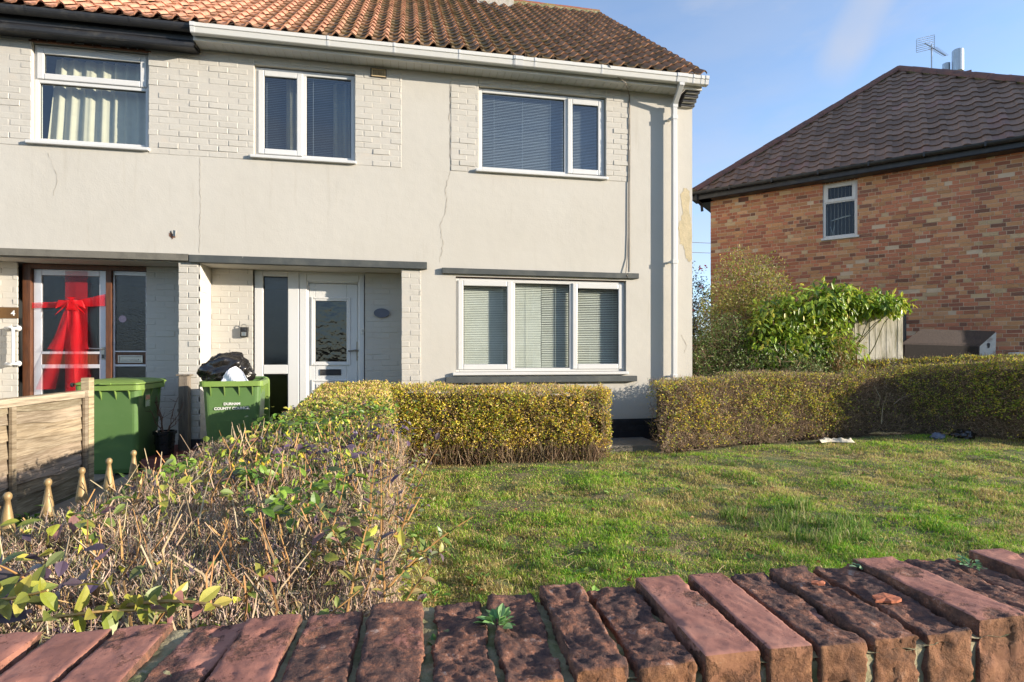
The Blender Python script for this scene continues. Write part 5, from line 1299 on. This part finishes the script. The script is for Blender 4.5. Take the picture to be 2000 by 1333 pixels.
for (x, y, z, r_, k, ty) in cl_:
    P = np.array([x, y, z - (.03 if y > 1.9 else 0)]) + rs.normal(0, 1, (k, 3)) * np.array([r_ * .6, r_ * .7, .018]); P[:, 2] += .01
    cols = ([PUR, (.15, .10, .16), (.18, .22, .07), (.46, .42, .08)], [(.15, .27, .04), (.23, .36, .05), (.12, .16, .07)], [(.42, .42, .07), (.19, .26, .06), (.34, .18, .15)])[ty]
    up = nrm(np.array([0, 0, 1.]) + rs.normal(0, .55, (k, 3)))
    bigleaf(q, P, nrm(rs.normal(0, 1, (k, 3)) * np.array([1, 1, .45])), up, rs.uniform(.026, .046, k), rs.uniform(.016, .028, k), pal(k, cols, [3, 2, 1, 1][:len(cols)]), .16, .2)
q.build('leaves', m_leaf, lh)
P, Nn, dep, s, h, top = hedge_points(pth, th, .0, 85000, .74, .05, .10, .06); n = len(P); yy = P[:, 1]
keep = rs.rand(n) < (.25 + .75 * near_w(yy)); P, Nn, yy, top = P[keep], Nn[keep], yy[keep], top[keep]
ex = int(64000); xx = rs.uniform(-1.0, -.03, ex); y2 = .80 + 2.3 * rs.rand(ex) ** 1.35; P2 = np.stack([xx, y2, .755 + .012 * noise(np.stack([xx, y2, 0 * xx], -1), 3, 1) - rs.exponential(.03, ex) - .05 * np.clip((1.15 - y2) / .35, 0, 1)], -1)
P = np.concatenate([P, P2]); Nn = np.concatenate([Nn, np.tile([0, 0, 1.], (ex, 1))]); n = len(P)
q = MB(); hue = noise(P, 2.2, 3)
C = pal(n, [(.50, .37, .27), (.34, .235, .165), (.56, .45, .36), (.26, .165, .125), (.46, .30, .13), (.30, .29, .13)], [3, 3, 1.6, 2.4, 1.4, 2.4], .28) * (1 + .12 * hue)[:, None]
twigmesh(q, P - Nn * .035, nrm(Nn * .75 + rs.normal(0, .6, (n, 3)) + np.array([0, 0, .3])), rs.uniform(.02, .06, n), rs.uniform(.0006, .0013, n) * (1 + .12 * P[:, 1]), C, .7)
k = 420; xx = rs.uniform(-.95, -.05, k); y2 = rs.uniform(.85, 3.2, k)
twigmesh(q, np.stack([xx, y2, np.full(k, .72)], -1), nrm(np.stack([rs.normal(0, .35, k), rs.normal(0, .3, k), np.ones(k)], -1)), rs.uniform(.07, .16, k), rs.uniform(.0018, .0034, k), pal(k, [(.45, .25, .10), (.40, .30, .19), (.5, .4, .26)], [2, 2, 1]), .3)
q.build('twigs', m_twig, lh)
# leafy shoots rising out of the right edge and over the wall
def shoot(base, direction, ln, nl, size, cols, wts, curve=.2, stemcol=(.40, .22, .08), r=.0024, sag=0.):
    base = np.array(base, float); d = nrm(np.array(direction, float)); side = nrm(np.cross(d, rs.normal(size=3)))
    q = MB(); t = np.linspace(0, 1, 9)[:, None]; P = base + d * ln * t + side * ln * curve * (t ** 2) - np.array([0, 0, 1]) * sag * ln * t ** 2
    q.tube(P, np.linspace(r, r * .45, 9), 5, col=np.array(stemcol) * rs.uniform(.8, 1.2))
    for i in range(nl):
        u = .12 + .88 * (i + rs.rand() * .5) / nl; j = min(int(u * 8), 7); p = P[j] + (P[j + 1] - P[j]) * (u * 8 - j); ax = nrm(P[j + 1] - P[j])
        a = nrm(np.cross(ax, side)); ang = i * 1.571 + rs.normal(0, .3)
        for sg in (0, math.pi):
            o = a * math.cos(ang + sg) + np.cross(ax, a) * math.sin(ang + sg)
            sz = size * rs.uniform(.65, 1.15) * (1 - .35 * u)
            bigleaf(q, [p], [o * .9 + ax * .5 + np.array([0, 0, .1])], [ax * .8 + np.array([0, 0, .7]) + rs.normal(0, .25, 3)], sz, sz * .58, pal(1, cols, wts), .16, .22)
    q.m = q.m[:3] + [np.ones_like(a_) for a_ in q.m[3:]]
    q.build('shoot', [m_twig, m_gloss], lh)
pg = [(.22, .28, .07), (.15, .19, .08), (.21, .15, .16), (.46, .44, .11), (.32, .34, .10)]
for k in range(12):
    y = rs.uniform(1.0, 2.6); x = -.02 - rs.uniform(0, .2)
    shoot((x, y, .70), (rs.normal(.12, .2), rs.normal(-.05, .2), 1), rs.uniform(.14, .27), 8, .032, pg, [2, 2, 2, 1, 2])
shoot((-.04, 1.05, .76), (.55, .2, .55), .20, 9, .034, [(.14, .22, .05), (.2, .26, .07)], [1, 1]); shoot((-.03, 1.3, .74), (.2, .1, 1), .26, 8, .034, pg, [1, 2, 3, 1, 1]); shoot((-.06, 1.12, .74), (.05, 0, 1), .25, 8, .034, pg, [1, 2, 3, 1, 1]); shoot((-.10, 1.45, .74), (-.05, .1, 1), .28, 9, .034, pg, [1, 2, 3, 1, 1])
shoot((-.10, .86, .77), (.15, .0, 1), .16, 5, .034, [(.36, .33, .08), (.48, .36, .16), (.2, .24, .06)], [1, 1, 1]); shoot((-.03, .83, .78), (.3, .0, .8), .12, 4, .03, [(.46, .34, .15), (.36, .33, .08)], [1, 1])
for k in range(46):
    y = 1.0 + 2.6 * rs.rand() ** 1.3; shoot((-.05, y, rs.uniform(.25, .68)), (rs.uniform(.25, .9), rs.normal(-.1, .25), rs.uniform(.5, 1.)), rs.uniform(.10, .22), 8, .032, pg, [2, 2, 3, 1, 2], .3)
for k in range(16):
    y = rs.uniform(2.6, 4.6); shoot((-.1 - rs.uniform(0, .25), y, .72), (rs.normal(0, .25), rs.normal(0, .2), 1), rs.uniform(.08, .14), 7, .032, pg, [2, 2, 3, 1, 1])
yl = [(.36, .36, .05), (.44, .40, .08), (.22, .26, .05), (.32, .14, .13)]
shoot((-.72, .86, .84), (.8, -.28, .16), .24, 8, .044, yl, [3, 2, 2, 1], .15, (.55, .33, .12), .003, .3); shoot((-.50, .84, .84), (.9, -.14, .18), .20, 8, .040, yl, [3, 2, 2, 1], .15, (.52, .34, .14), .0028, .3)
shoot((-.62, .92, .84), (.5, -.45, .15), .16, 7, .044, yl, [3, 2, 2, 1], .2, (.55, .33, .12), .0036); shoot((-.40, .84, .85), (.7, -.15, .16), .16, 7, .038, yl, [2, 2, 1, 1], .2, (.5, .33, .14), .0036)
shoot((-.92, 1.0, .80), (.6, -.6, .2), .18, 7, .046, yl, [3, 2, 2, 1], .2, (.5, .33, .14), .004); shoot((-.75, 1.0, .80), (.3, -.35, .35), .18, 4, .042, [PUR, (.12, .09, .12), (.2, .24, .05)], [2, 2, 1]); shoot((-.66, 1.05, .80), (.1, -.3, .5), .16, 4, .044, [PUR, (.12, .09, .12), (.2, .24, .05)], [2, 2, 1]); shoot((-.55, .98, .80), (-.1, -.3, .5), .16, 4, .044, [PUR, (.12, .09, .12), (.2, .24, .05)], [2, 2, 1])
for k in range(10): shoot((rs.uniform(-.9, -.1), rs.uniform(.82, 1.0), .78), (rs.normal(.2, .5), rs.normal(-.3, .3), .6), rs.uniform(.08, .16), 3, .03, yl, [2, 1, 2, 2], .3)

# ---- railing with spear finials along the path side of that hedge
rl = empty('iron_railing', (-1.02, 1.7, -.1), 'old gold painted iron railing with spear finials half buried in the scruffy hedge', 'railing')
q = MB(); q.tube([(-1.02, .8, .66), (-1.02, 2.7, .66)], .011, 8); q.tube([(-1.02, .8, .05), (-1.02, 2.7, .05)], .011, 8); q.build('rail', m_iron, rl)
for k, y in enumerate(np.arange(.99, 2.3, .158)):
    q = MB(); dzf = rs.normal(0, .004)
    q.lathe([(.008, -.1), (.008, .66), (.014, .67), (.016, .69), (.010, .705), (.017, .715), (.020, .722), (.012, .733), (.0165, .740), (.0155, .752), (.012, .78), (.0075, .81), (.006, .824), (.0088, .828), (.0098, .834), (.0088, .840), (.005, .845), (0, .846)], -1.02 + rs.normal(0, .003), y, 12); 
    for s_ in (-1, 1): q.tube([(-1.02, y, .62), (-1.02 , y + s_ * .035, .64), (-1.02, y + s_ * .05, .665), (-1.02, y + s_ * .035, .69), (-1.02, y + s_ * .02, .675)], .0065, 6)
    q.build('finial', m_iron, rl, smooth=True)

# ------------------------------------------------------------------ shrubs beside the brick house
m_berry = M('red_berry', (.50, .03, .03), .4, ((.36, .02, .03), 40, .4, .7, .6))
def shrub(name, label, c, rad, nl, size, cols, wts, leafmat, stems=14, stemcol=(.2, .14, .09), cat='shrub', open_=.5, aspect=.55, zmin=-.1, clump=1.6, droop=.1, up=.3, power=.45, berries=False):
    root = empty(name, (c[0], c[1], -.1), label, cat)
    d = nrm(rs.normal(size=(nl * 2, 3))); r = rs.rand(nl * 2) ** power
    P = np.array(c) + d * r[:, None] * np.array(rad) * (1 + .22 * noise(d * 1.0 + np.array(c), 1.2, 3))[:, None]
    nz = noise(P, clump, 2) + .5 * noise(P, clump * 2.3, 4)
    keep = (nz > -.9 + open_) | (rs.rand(nl * 2) < .12); keep &= P[:, 2] > zmin; P = P[keep][:nl]; d = d[keep][:nl]; n = len(P)
    q = MB(); leafmesh(q, P, nrm(d * .6 + rs.normal(0, .6, (n, 3)) + np.array([0, 0, -droop])), nrm(d + rs.normal(0, .6, (n, 3)) + np.array([0, 0, up])), size * rs.uniform(.6, 1.15, n), size * aspect * rs.uniform(.7, 1.1, n), pal(n, cols, wts), .18, .12)
    if berries:
        for k in range(70):
            p = P[rs.randint(n)] + np.array([0, -.06, .02])
            for j in range(3):
                cc = p + rs.normal(0, .024, 3); th_, ph_ = np.meshgrid(np.linspace(0, 6.283, 7), np.linspace(0, 3.1416, 5), indexing='ij'); q.grid(cc + .017 * np.stack([np.cos(th_) * np.sin(ph_), np.sin(th_) * np.sin(ph_), np.cos(ph_)], -1), 1)
    q.build('leaves', [leafmat, m_berry] if berries else leafmat, root)
    q = MB()
    for k in range(stems):
        e = P[rs.randint(n)]; b_ = np.array([c[0] + rs.normal(0, rad[0] * .25), c[1] + rs.normal(0, rad[1] * .25), -.1])
        t = np.linspace(0, 1, 9)[:, None]; pts = b_ + (e - b_) * t + rs.normal(0, .035, (9, 3)) * t * (1.2 - t) * 2; q.tube(pts, np.linspace(.016, .003, 9), 5, col=np.array(stemcol) * rs.uniform(.7, 1.3))
    k = max(60, nl // 8); i = rs.randint(n, size=k); twigmesh(q, P[i], nrm(np.array(c) - P[i] + rs.normal(0, .5, (k, 3))), rs.uniform(.08, .25, k), rs.uniform(.002, .004, k), pal(k, [stemcol, tuple(np.array(stemcol) * 1.5)], [1, 1]), .3)
    q.build('stems', m_twig, root)
    return root
# laurel over the trellis
LA = [(.26, .40, .04), (.42, .54, .06), (.58, .62, .08), (.11, .19, .03), (.66, .58, .09)]
la = empty('laurel_bush', (6.9, 8.1, -.1), 'bright green large leaved laurel sprawling over the trellis beside white boards', 'bush')
q = MB()
lob = [((6.98, 8.05, 2.10), (.78, .34, .36), 1200), ((6.2, 8.25, 1.85), (.42, .34, .36), 560), ((7.7, 8.02, 2.13), (.60, .30, .20), 560), ((8.1, 7.9, 2.08), (.34, .24, .17), 300), ((6.0, 8.2, 1.35), (.52, .34, .55), 800), ((6.7, 8.12, 1.42), (.6, .30, .5), 900), ((7.2, 8.02, 1.30), (.38, .26, .42), 380), ((6.5, 8.2, 1.0), (.55, .3, .4), 380)]
for (c, rad, k) in lob:
    d = nrm(rs.normal(size=(k, 3))); P = np.array(c) + d * (rs.rand(k) ** .3)[:, None] * np.array(rad) * (1 + .25 * noise(d + np.array(c), 1.4, 3))[:, None]
    gn = noise(P, 1.5, 1)
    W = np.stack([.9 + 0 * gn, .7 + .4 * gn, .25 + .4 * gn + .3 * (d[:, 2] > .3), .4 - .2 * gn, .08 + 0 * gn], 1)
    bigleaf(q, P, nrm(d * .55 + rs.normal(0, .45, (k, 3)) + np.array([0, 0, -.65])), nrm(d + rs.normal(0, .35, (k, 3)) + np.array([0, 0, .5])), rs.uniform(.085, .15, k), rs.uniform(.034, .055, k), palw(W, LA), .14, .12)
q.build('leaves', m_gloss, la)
q = MB()
for k in range(26):
    c, rad, _ = lob[k % len(lob)]; b_ = np.array([6.9 + rs.normal(0, .35), 8.25, -.1]); e = np.array(c) + rs.normal(0, .3, 3) * np.array(rad)
    t = np.linspace(0, 1, 8)[:, None]; q.tube(b_ + (e - b_) * t + rs.normal(0, .03, (8, 3)) * t, np.linspace(.016, .005, 8), 6, col=np.array((.14, .13, .06)) * rs.uniform(.7, 1.3))
q.build('stems', m_twig, la)
shrub('garden_shrub', 'tall loose yellow green shrub growing against the corner of the brick house', (6.3, 9.15, 1.65), (1.05, .6, 1.42), 17000, .058, [(.32, .32, .06), (.46, .41, .08), (.18, .21, .05), (.38, .26, .12)], [3, 2, 3, 1], m_leaf, 40, (.30, .22, .13), 'shrub', .62, zmin=.3, power=.5)
shrub('garden_shrub', 'dense dark green shrub low against the white house corner', (5.25, 8.35, .80), (.85, .5, 1.08), 17000, .045, [(.10, .15, .045), (.15, .22, .05), (.20, .19, .085), (.22, .36, .07)], [3, 3, 2, .6], m_leaf, 24, (.18, .12, .08), 'shrub', .3, zmin=.3, power=.35)
shrub('garden_shrub', 'dull green bramble patch at the foot of the laurel', (6.4, 7.85, .75), (.85, .28, .6), 7000, .05, [(.16, .23, .07), (.25, .32, .08), (.29, .22, .11), (.10, .15, .04)], [3, 2, 1, 2], m_leaf, 30, (.25, .17, .10), 'shrub', .5, zmin=.1)
hb = shrub('berry_tree', 'sparse dark leaved bush with red berries in the gap beside the brick house', (6.05, 10.9, 1.7), (.6, .5, 1.45), 6500, .055, [(.07, .08, .04), (.12, .10, .06), (.10, .15, .04)], [2, 1, 1], m_leaf, 40, (.16, .11, .10), 'bush', .5, zmin=.2, berries=True)
# far greenery seen low through the gap
shrub('garden_shrub', 'dark evergreen shrub filling the gap behind the berry bush', (6.2, 12.6, .8), (1.2, .6, 1.5), 7000, .08, [(.05, .08, .025), (.08, .11, .03)], [1, 1], m_leaf, 20, (.12, .09, .06), 'shrub', .4, zmin=.0)
# tall dry stems in front of the white boards
q = MB(); k = 60; twigmesh(q, np.stack([rs.uniform(6.9, 7.45, k), rs.uniform(7.75, 7.9, k), rs.uniform(.8, 1.1, k)], -1), nrm(np.stack([rs.normal(0, .25, k), rs.normal(0, .2, k), np.ones(k)], -1)), rs.uniform(.25, .6, k), rs.uniform(.003, .006, k), pal(k, [(.46, .33, .13), (.38, .22, .10)], [2, 1]), .3)
k = 240; leafmesh(q, np.stack([rs.uniform(6.9, 7.5, k), rs.uniform(7.7, 7.9, k), rs.uniform(.9, 1.55, k)], -1), rs.normal(0, 1, (k, 3)), rs.normal(0, 1, (k, 3)), rs.uniform(.03, .06, k), rs.uniform(.012, .02, k), pal(k, [(.46, .38, .08), (.3, .3, .06), (.4, .22, .08)], [2, 1, 1]))
tag(q.build('dry_plant', m_leaf), 'tall dry yellow stems standing in front of the white boards', 'plant')

# trellis, boards, divan, pole
tr = empty('trellis', (6.6, 8.55, -.1), 'brown square timber trellis mostly hidden by the laurel', 'trellis')
q = MB()
for z_ in (1.66, 1.86): q.hexa([(5.4, 8.88, z_), (7.8, 8.40, z_), (7.8, 8.43, z_), (5.4, 8.91, z_), (5.4, 8.88, z_ + .04), (7.8, 8.40, z_ + .04), (7.8, 8.43, z_ + .04), (5.4, 8.91, z_ + .04)])
q.build('rail', m_trellis, tr)
for u in np.arange(5.5, 7.8, .21):
    q = MB(); yv = 8.98 - (u - 4.9) * .2 - .018; q.box(u, u + .035, yv, yv + .012, -.1 if int(u * 10) % 6 == 0 else 1.2, 2.02); q.build('slat', m_trellis, tr)
# a low sunlit rail in front
ws = empty('board_screen', (8.1, 8.1, -.1), 'flaking white painted vertical board screen between laurel and dark divan', 'screen')
def boards(q, A, B, z0, z1, th=.022, bw=.098):
    A = np.array(A, float); B = np.array(B, float); d = B - A; Ln = np.linalg.norm(d); d /= Ln; nv = np.array([-d[1], d[0]])
    k = int(round(Ln / bw))
    for i in range(k):
        a = A + d * (i * Ln / k + .002); c = A + d * ((i + 1) * Ln / k - .002); t = rs.uniform(0, .006)
        V = [(*(a + nv * t), z0), (*(c + nv * t), z0), (*(c + nv * (t + th)), z0), (*(a + nv * (t + th)), z0), (*(a + nv * t), z1), (*(c + nv * t), z1), (*(c + nv * (t + th)), z1), (*(a + nv * (t + th)), z1)]
        q.hexa(V)
q = MB(); boards(q, (7.64, 8.20), (8.49, 8.02), -.1, 2.02); q.build('board_panel', m_white_wood, ws, bevel=.003)
q = MB(); boards(q, (8.55, 8.21), (9.10, 8.52), -.1, 2.02); o = q.build('board_panel', m_dark_wood, ws, bevel=.003); o['label'] = 'stained return panel with shade painted dark into its boards'
q = MB(); q.hexa([(7.60, 8.17, 2.02), (8.53, 7.97, 2.02), (8.56, 8.09, 2.02), (7.63, 8.29, 2.02), (7.60, 8.17, 2.05), (8.53, 7.97, 2.05), (8.56, 8.09, 2.05), (7.63, 8.29, 2.05)]); q.hexa([(8.52, 8.15, 2.022), (9.13, 8.48, 2.022), (9.09, 8.56, 2.022), (8.48, 8.23, 2.022), (8.52, 8.15, 2.048), (9.13, 8.48, 2.048), (9.09, 8.56, 2.048), (8.48, 8.23, 2.048)]); q.build('cap_rail', m_white_wood, ws, bevel=.003)
dv = empty('divan_base', (9.1, 8.1, -.1), 'dark brown divan bed base standing on edge by the brick wall', 'bed base')
k_ = 9.6 / 9
A = np.array((8.06, 7.63)) * k_; B = np.array((9.33, 7.39)) * k_; Cc = np.array((9.915, 7.59)) * 1.033 ; Dd = np.array((8.845, 7.99)) * 1.012
zA, zB, zC, zD = 1.2 + .22 * k_, 1.2 + .185 * k_, 1.2 + .43 * 1.035, 1.2 + .48 * 1.012
q = MB(); g = np.array([0.0, 0.06]); lean = np.array([.05, .12])
bA, bB = A + lean, B + lean; bC, bD = Cc + lean * .6, Dd + lean * .6
q.hexa([(*bA, -.1), (*bB, -.1), (*bC, -.1), (*bD, -.1), (*A, zA), (*B, zB), (*Cc, zC), (*Dd, zD)]); q.build('upholstery', m_sofa, dv, bevel=.035, seg=4)
nf = nrm(np.array([(B - A)[1], -(B - A)[0], 0]))[:2] * .006
q = MB(); q.hexa([(*(bA + (bB - bA) * .03 + nf * 1.6), -.05), (*(bB + (bA - bB) * .02 + nf * 1.6), -.05), (*(bB + (bA - bB) * .02 + nf * .2), -.05), (*(bA + (bB - bA) * .03 + nf * .2), -.05), (*(A + (B - A) * .03 + nf * 1.6), zA - .035), (*(B + (A - B) * .02 + nf * 1.6), zB - .035), (*(B + (A - B) * .02 + nf * .2), zB - .035), (*(A + (B - A) * .03 + nf * .2), zA - .035)])
q.build('base_cloth', M('dark_hessian', (.022, .016, .013), .95, ((.035, .026, .02), 30, .4, .7, .6), None, (120, .6, .004)), dv)
en = nrm(np.array([*(B - A), 0]))[:2] * .006
q = MB(); q.hexa([(*(bB + en - en), .0), (*(bB + en * 2), .0), (*(bC + en * 2), .0), (*(bC), .0), (*(B), zB - .03), (*(B + en * 2), zB - .03), (*(Cc + en * 2), zC - .03), (*(Cc), zC - .03)]); 
o = q.build('end_lining', m_sofaend, dv, bevel=.004); 
q = MB(); m1 = (B + Cc) / 2 + en * 2.6; 
V = [(*(m1), 1.38)] + [(*(m1 + (Cc - B) * .09 * math.cos(t) * (1 + .3 * math.sin(3 * t))), 1.38 + .06 * math.sin(t) * (1 + .3 * math.cos(2 * t))) for t in np.linspace(0, 6.28, 14, endpoint=False)]
q.add(V, np.array([[0, 1 + i, 1 + (i + 1) % 14] for i in range(14)])); q.build('torn_hole', m_dark, dv)
q = MB(); q.tube([(10.15, 7.55, 1.225), (10.9, 7.38, 1.245), (11.6, 7.2, 1.25)], .03, 8); q.tube([(11.6, 7.2, 1.25), (11.6, 7.2, -.1)], .03, 8); q.tube([(10.2, 7.54, 1.225), (10.2, 7.54, -.1)], .03, 8)
tag(q.build('handrail', m_sofaend, smooth=True), 'pale grey tubular handrail to the right of the dark divan', 'handrail')

# overhead wires far behind
for z_, y_, lab in ((10.3, 40, 'upper of two thin overhead wires crossing the gap'), (9.6, 40.5, 'lower of two thin overhead wires crossing the gap')):
    q = MB(); q.tube([(x, y_, z_ + .0006 * (x - 20) ** 2) for x in np.linspace(-10, 70, 20)], .02, 4); tag(q.build('overhead_wire', m_cable), lab, 'wire', 'overhead wires')

# ------------------------------------------------------------------ litter and weeds
q = MB(); U, V = np.meshgrid(np.linspace(0, 1, 22), np.linspace(0, 1, 10), indexing='ij')
p = np.stack([U * 3, V * 2, 0 * U], -1); q.grid(np.stack([5.75 + .5 * U, 6.72 + .12 * V + .05 * np.sin(U * 5), -.05 + .05 * np.sin(V * 3.14) * (.4 + .6 * np.abs(noise(p, .9, 3))) + .01], -1)); o = q.build('rag', m_rag, smooth=True); o.modifiers.new('s', 'SOLIDIFY').thickness = .006; tag(o, 'crumpled pale rag lying at the foot of the long hedge', 'rag')
blob('plastic_bag', m_blueplastic, (7.75, 6.75, -.02), (.10, .07, .06), 'scrap of blue grey plastic under the corner of the hedge', 'plastic bag', n=18, amp=.4, seed=6)
blob('bin_bag', m_bag, (8.15, 6.70, .0), (.16, .10, .08), 'torn black bag slumped under the hedge at the right edge', 'bin bag', n=20, amp=.4, seed=9)
def weed(c, r, k, size, label, cols=[(.12, .25, .04), (.2, .34, .07)], flat=.5):
    q = MB(); a = rs.uniform(0, 6.283, k); el = rs.uniform(.1, 1.0, k); D = np.stack([np.cos(a) * np.cos(el), np.sin(a) * np.cos(el), np.sin(el) * flat + .15], -1)
    bigleaf(q, np.array(c) + D * r * rs.uniform(.1, .9, (k, 1)), D, nrm(np.array([0, 0, 1.]) + .4 * rs.normal(size=(k, 3))), size * rs.uniform(.6, 1.1, k), size * .5 * rs.uniform(.8, 1.2, k), pal(k, cols, [1, 1]), .2, .15)
    tag(q.build('weed', m_leaf), label, 'weed', 'small weeds')
weed((.112, .690, .850), .020, 22, .018, 'small green weed growing from a coping joint near the middle of the wall', [(.16, .34, .10), (.22, .40, .14)])
weed((.034, .675, .832), .016, 14, .016, 'weed sunk in the open joint just left of the middle coping weed', [(.08, .2, .05), (.3, .32, .06)])
weed((.715, .745, .858), .018, 16, .012, 'flat blue green sprig beside the raised pink coping brick', [(.13, .26, .12), (.2, .33, .18)], .2)
weed((.885, .715, .862), .026, 40, .010, 'feathery green moss sprig near the right end of the coping', [(.16, .32, .12), (.2, .36, .16)], .2)
weed((.40, 1.9, -.03), .10, 26, .07, 'leafy weed in the grass just behind the pink coping bricks')
weed((.86, 2.5, -.04), .12, 26, .08, 'broad leaved weed in the lawn behind the middle of the wall')
weed((-2.2, 5.1, -.08), .16, 60, .05, 'bright green weeds at the foot of the fence end post', [(.10, .24, .03), (.16, .3, .04)])
weed((-2.85, 4.75, -.08), .11, 60, .05, 'green weeds along the fence bottom by the second batten', [(.10, .24, .03), (.16, .3, .04)])

# ------------------------------------------------------------------ grass
def blades(n, X, Y, ln, wd, cols, lean, z=None):
    a = rs.uniform(0, 6.283, n); d = np.stack([np.cos(a), np.sin(a)], -1); s_ = np.stack([-np.sin(a + rs.normal(0, .6, n)), np.cos(a), 0 * a], -1)
    z = lawn_h(X, Y) - .01 if z is None else z
    B = np.stack([X, Y, z], -1); l = ln[:, None]; le = lean[:, None]
    mid = B + np.concatenate([d * le * .35 * l, l * .55], 1); tip = B + np.concatenate([d * le * l, l * (1 - .55 * le)], 1)
    w_ = wd[:, None] * s_
    V = np.stack([B - w_, B + w_, mid + w_ * .8, mid - w_ * .8, tip], 1).reshape(-1, 3); o = np.arange(n)[:, None] * 5
    return V, [o + np.array([[0, 1, 2, 3]]), o + np.array([[3, 2, 4]])], np.repeat(cols, 5, 0)
q = MB()
n = 590000
Y = 1.55 * (7.35 / 1.55) ** rs.rand(n); X = rs.uniform(-.15, 1, n) * (1.42 * Y + 1.0)
ok = (X > -.15) & ((Y < 6.30 + np.clip(X - 3, 0, 4.2) * .2 + .05 * rs.normal(size=n)) | (X > 2.35) & (X < 3.1) & (Y < 6.60))
ok &= X < 8.9
X, Y = X[ok], Y[ok]; n = len(X); p = np.stack([X, Y, 0 * X], -1)
g = .8 * noise(p, .55, 1) + .6 * noise(p, 1.5, 4) + .45 * noise(p, 4.2, 2) + .4 * noise(p, 9, 6)
thin = (noise(p, 2.3, 5) + .7 * noise(p, 7, 3) < -.45) & (rs.rand(n) < .78); X, Y, g, p = X[~thin], Y[~thin], g[~thin], p[~thin]; n = len(X)
edge = np.clip((Y - 5.7) / .6, 0, 1) * (X < 2.3)
W = np.stack([.55 + .55 * g - .5 * edge, .55 + .30 * g - .2 * edge, .62 - .50 * g + .9 * edge, .30 - .18 * g + .6 * edge, .14 + 0 * g], 1)
C = palw(W, [(.20, .44, .03), (.40, .53, .06), (.64, .53, .22), (.44, .30, .14), (.56, .64, .09)], .25)
ln = rs.uniform(.018, .058, n) * (1 + .35 * noise(p, 1.2, 6)).clip(.5, 1.6)
V, F_, c_ = blades(n, X, Y, ln, rs.uniform(.0009, .0021, n) * (1 + .12 * Y), C, rs.uniform(.2, 1.15, n)); q.add(V, F_, 0, c_)
# long grass clump and tufts
k = 1700; cx = rs.choice(18, k); ccx = np.array([2.6 + .50 * rs.rand() + .0 for _ in range(18)]); ccy = np.array([3.05 + .85 * rs.rand() for _ in range(18)])
ccx = 2.45 + (ccy - 3.0) * -.05 + .75 * rs.rand(18)
X = ccx[cx] + rs.normal(0, .045, k); Y = ccy[cx] + rs.normal(0, .045, k)
V, F_, c_ = blades(k, X, Y, rs.uniform(.06, .17, k), rs.uniform(.0016, .0028, k), pal(k, [(.15, .30, .04), (.26, .36, .08), (.48, .44, .2)], [3, 2, 1.5]), rs.uniform(.1, .7, k)); q.add(V, F_, 0, c_)
k = 9000; cx = rs.choice(150, k); ay = 2.0 * (6.2 / 2.0) ** rs.rand(150); ax = rs.rand(150) * (1.4 * ay); X = ax[cx] + rs.normal(0, .03, k); Y = (ay[cx] + rs.normal(0, .03, k)).clip(1.5, 6.3)
V, F_, c_ = blades(k, X, Y, rs.uniform(.05, .11, k), rs.uniform(.0012, .0024, k), pal(k, [(.12, .27, .03), (.2, .33, .05), (.38, .3, .14)], [2, 2, 1]), rs.uniform(.3, 1., k)); q.add(V, F_, 0, c_)
k = 90; ay = 1.9 * (6.0 / 1.9) ** rs.rand(k); ax = rs.rand(k) * 1.38 * ay
for i in range(k):
    m_ = 12; a = rs.uniform(0, 6.283, m_); D = np.stack([np.cos(a), np.sin(a), rs.uniform(.15, .7, m_)], -1)
    x_, y_ = np.full(m_, ax[i]), np.full(m_, ay[i]); r_ = rs.uniform(.02, .06)
    bigleaf(q, np.stack([x_ + D[:, 0] * r_ * rs.rand(m_), y_ + D[:, 1] * r_ * rs.rand(m_), lawn_h(x_, y_) + .012], -1), D, np.tile([0, 0, 1.], (m_, 1)) + .3 * rs.normal(size=(m_, 3)), r_ * rs.uniform(.7, 1.2, m_), r_ * rs.uniform(.3, .5, m_), pal(m_, [(.15, .30, .05), (.24, .36, .08)], [1, 1]))
tag(q.build('grass', m_grass), kind='stuff')
# fallen leaves and dead stems on the lawn
q = MB(); k = 150; Y = 1.9 * (6.1 / 1.9) ** rs.rand(k); X = rs.rand(k) * 1.35 * Y + .0; P = np.stack([X, Y, lawn_h(X, Y) + .028], -1)
leafmesh(q, P, nrm(rs.normal(0, 1, (k, 3)) * np.array([1, 1, .25])), nrm(np.array([0, 0, 1.]) + .5 * rs.normal(size=(k, 3))), rs.uniform(.02, .045, k), rs.uniform(.012, .026, k), pal(k, [(.24, .09, .04), (.34, .17, .06), (.15, .08, .05)], [2, 1, 1]), .3, .2)
k = 260; Y = 1.9 * (6.1 / 1.9) ** rs.rand(k); X = rs.rand(k) * 1.35 * Y; twigmesh(q, np.stack([X, Y, lawn_h(X, Y) + .03], -1), nrm(rs.normal(0, 1, (k, 3)) * np.array([1, 1, .12])), rs.uniform(.05, .2, k), rs.uniform(.0008, .0016, k), pal(k, [(.5, .4, .2), (.36, .27, .13)], [1, 1]), .4)
tag(q.build('leaf_litter', m_leaf), kind='stuff')
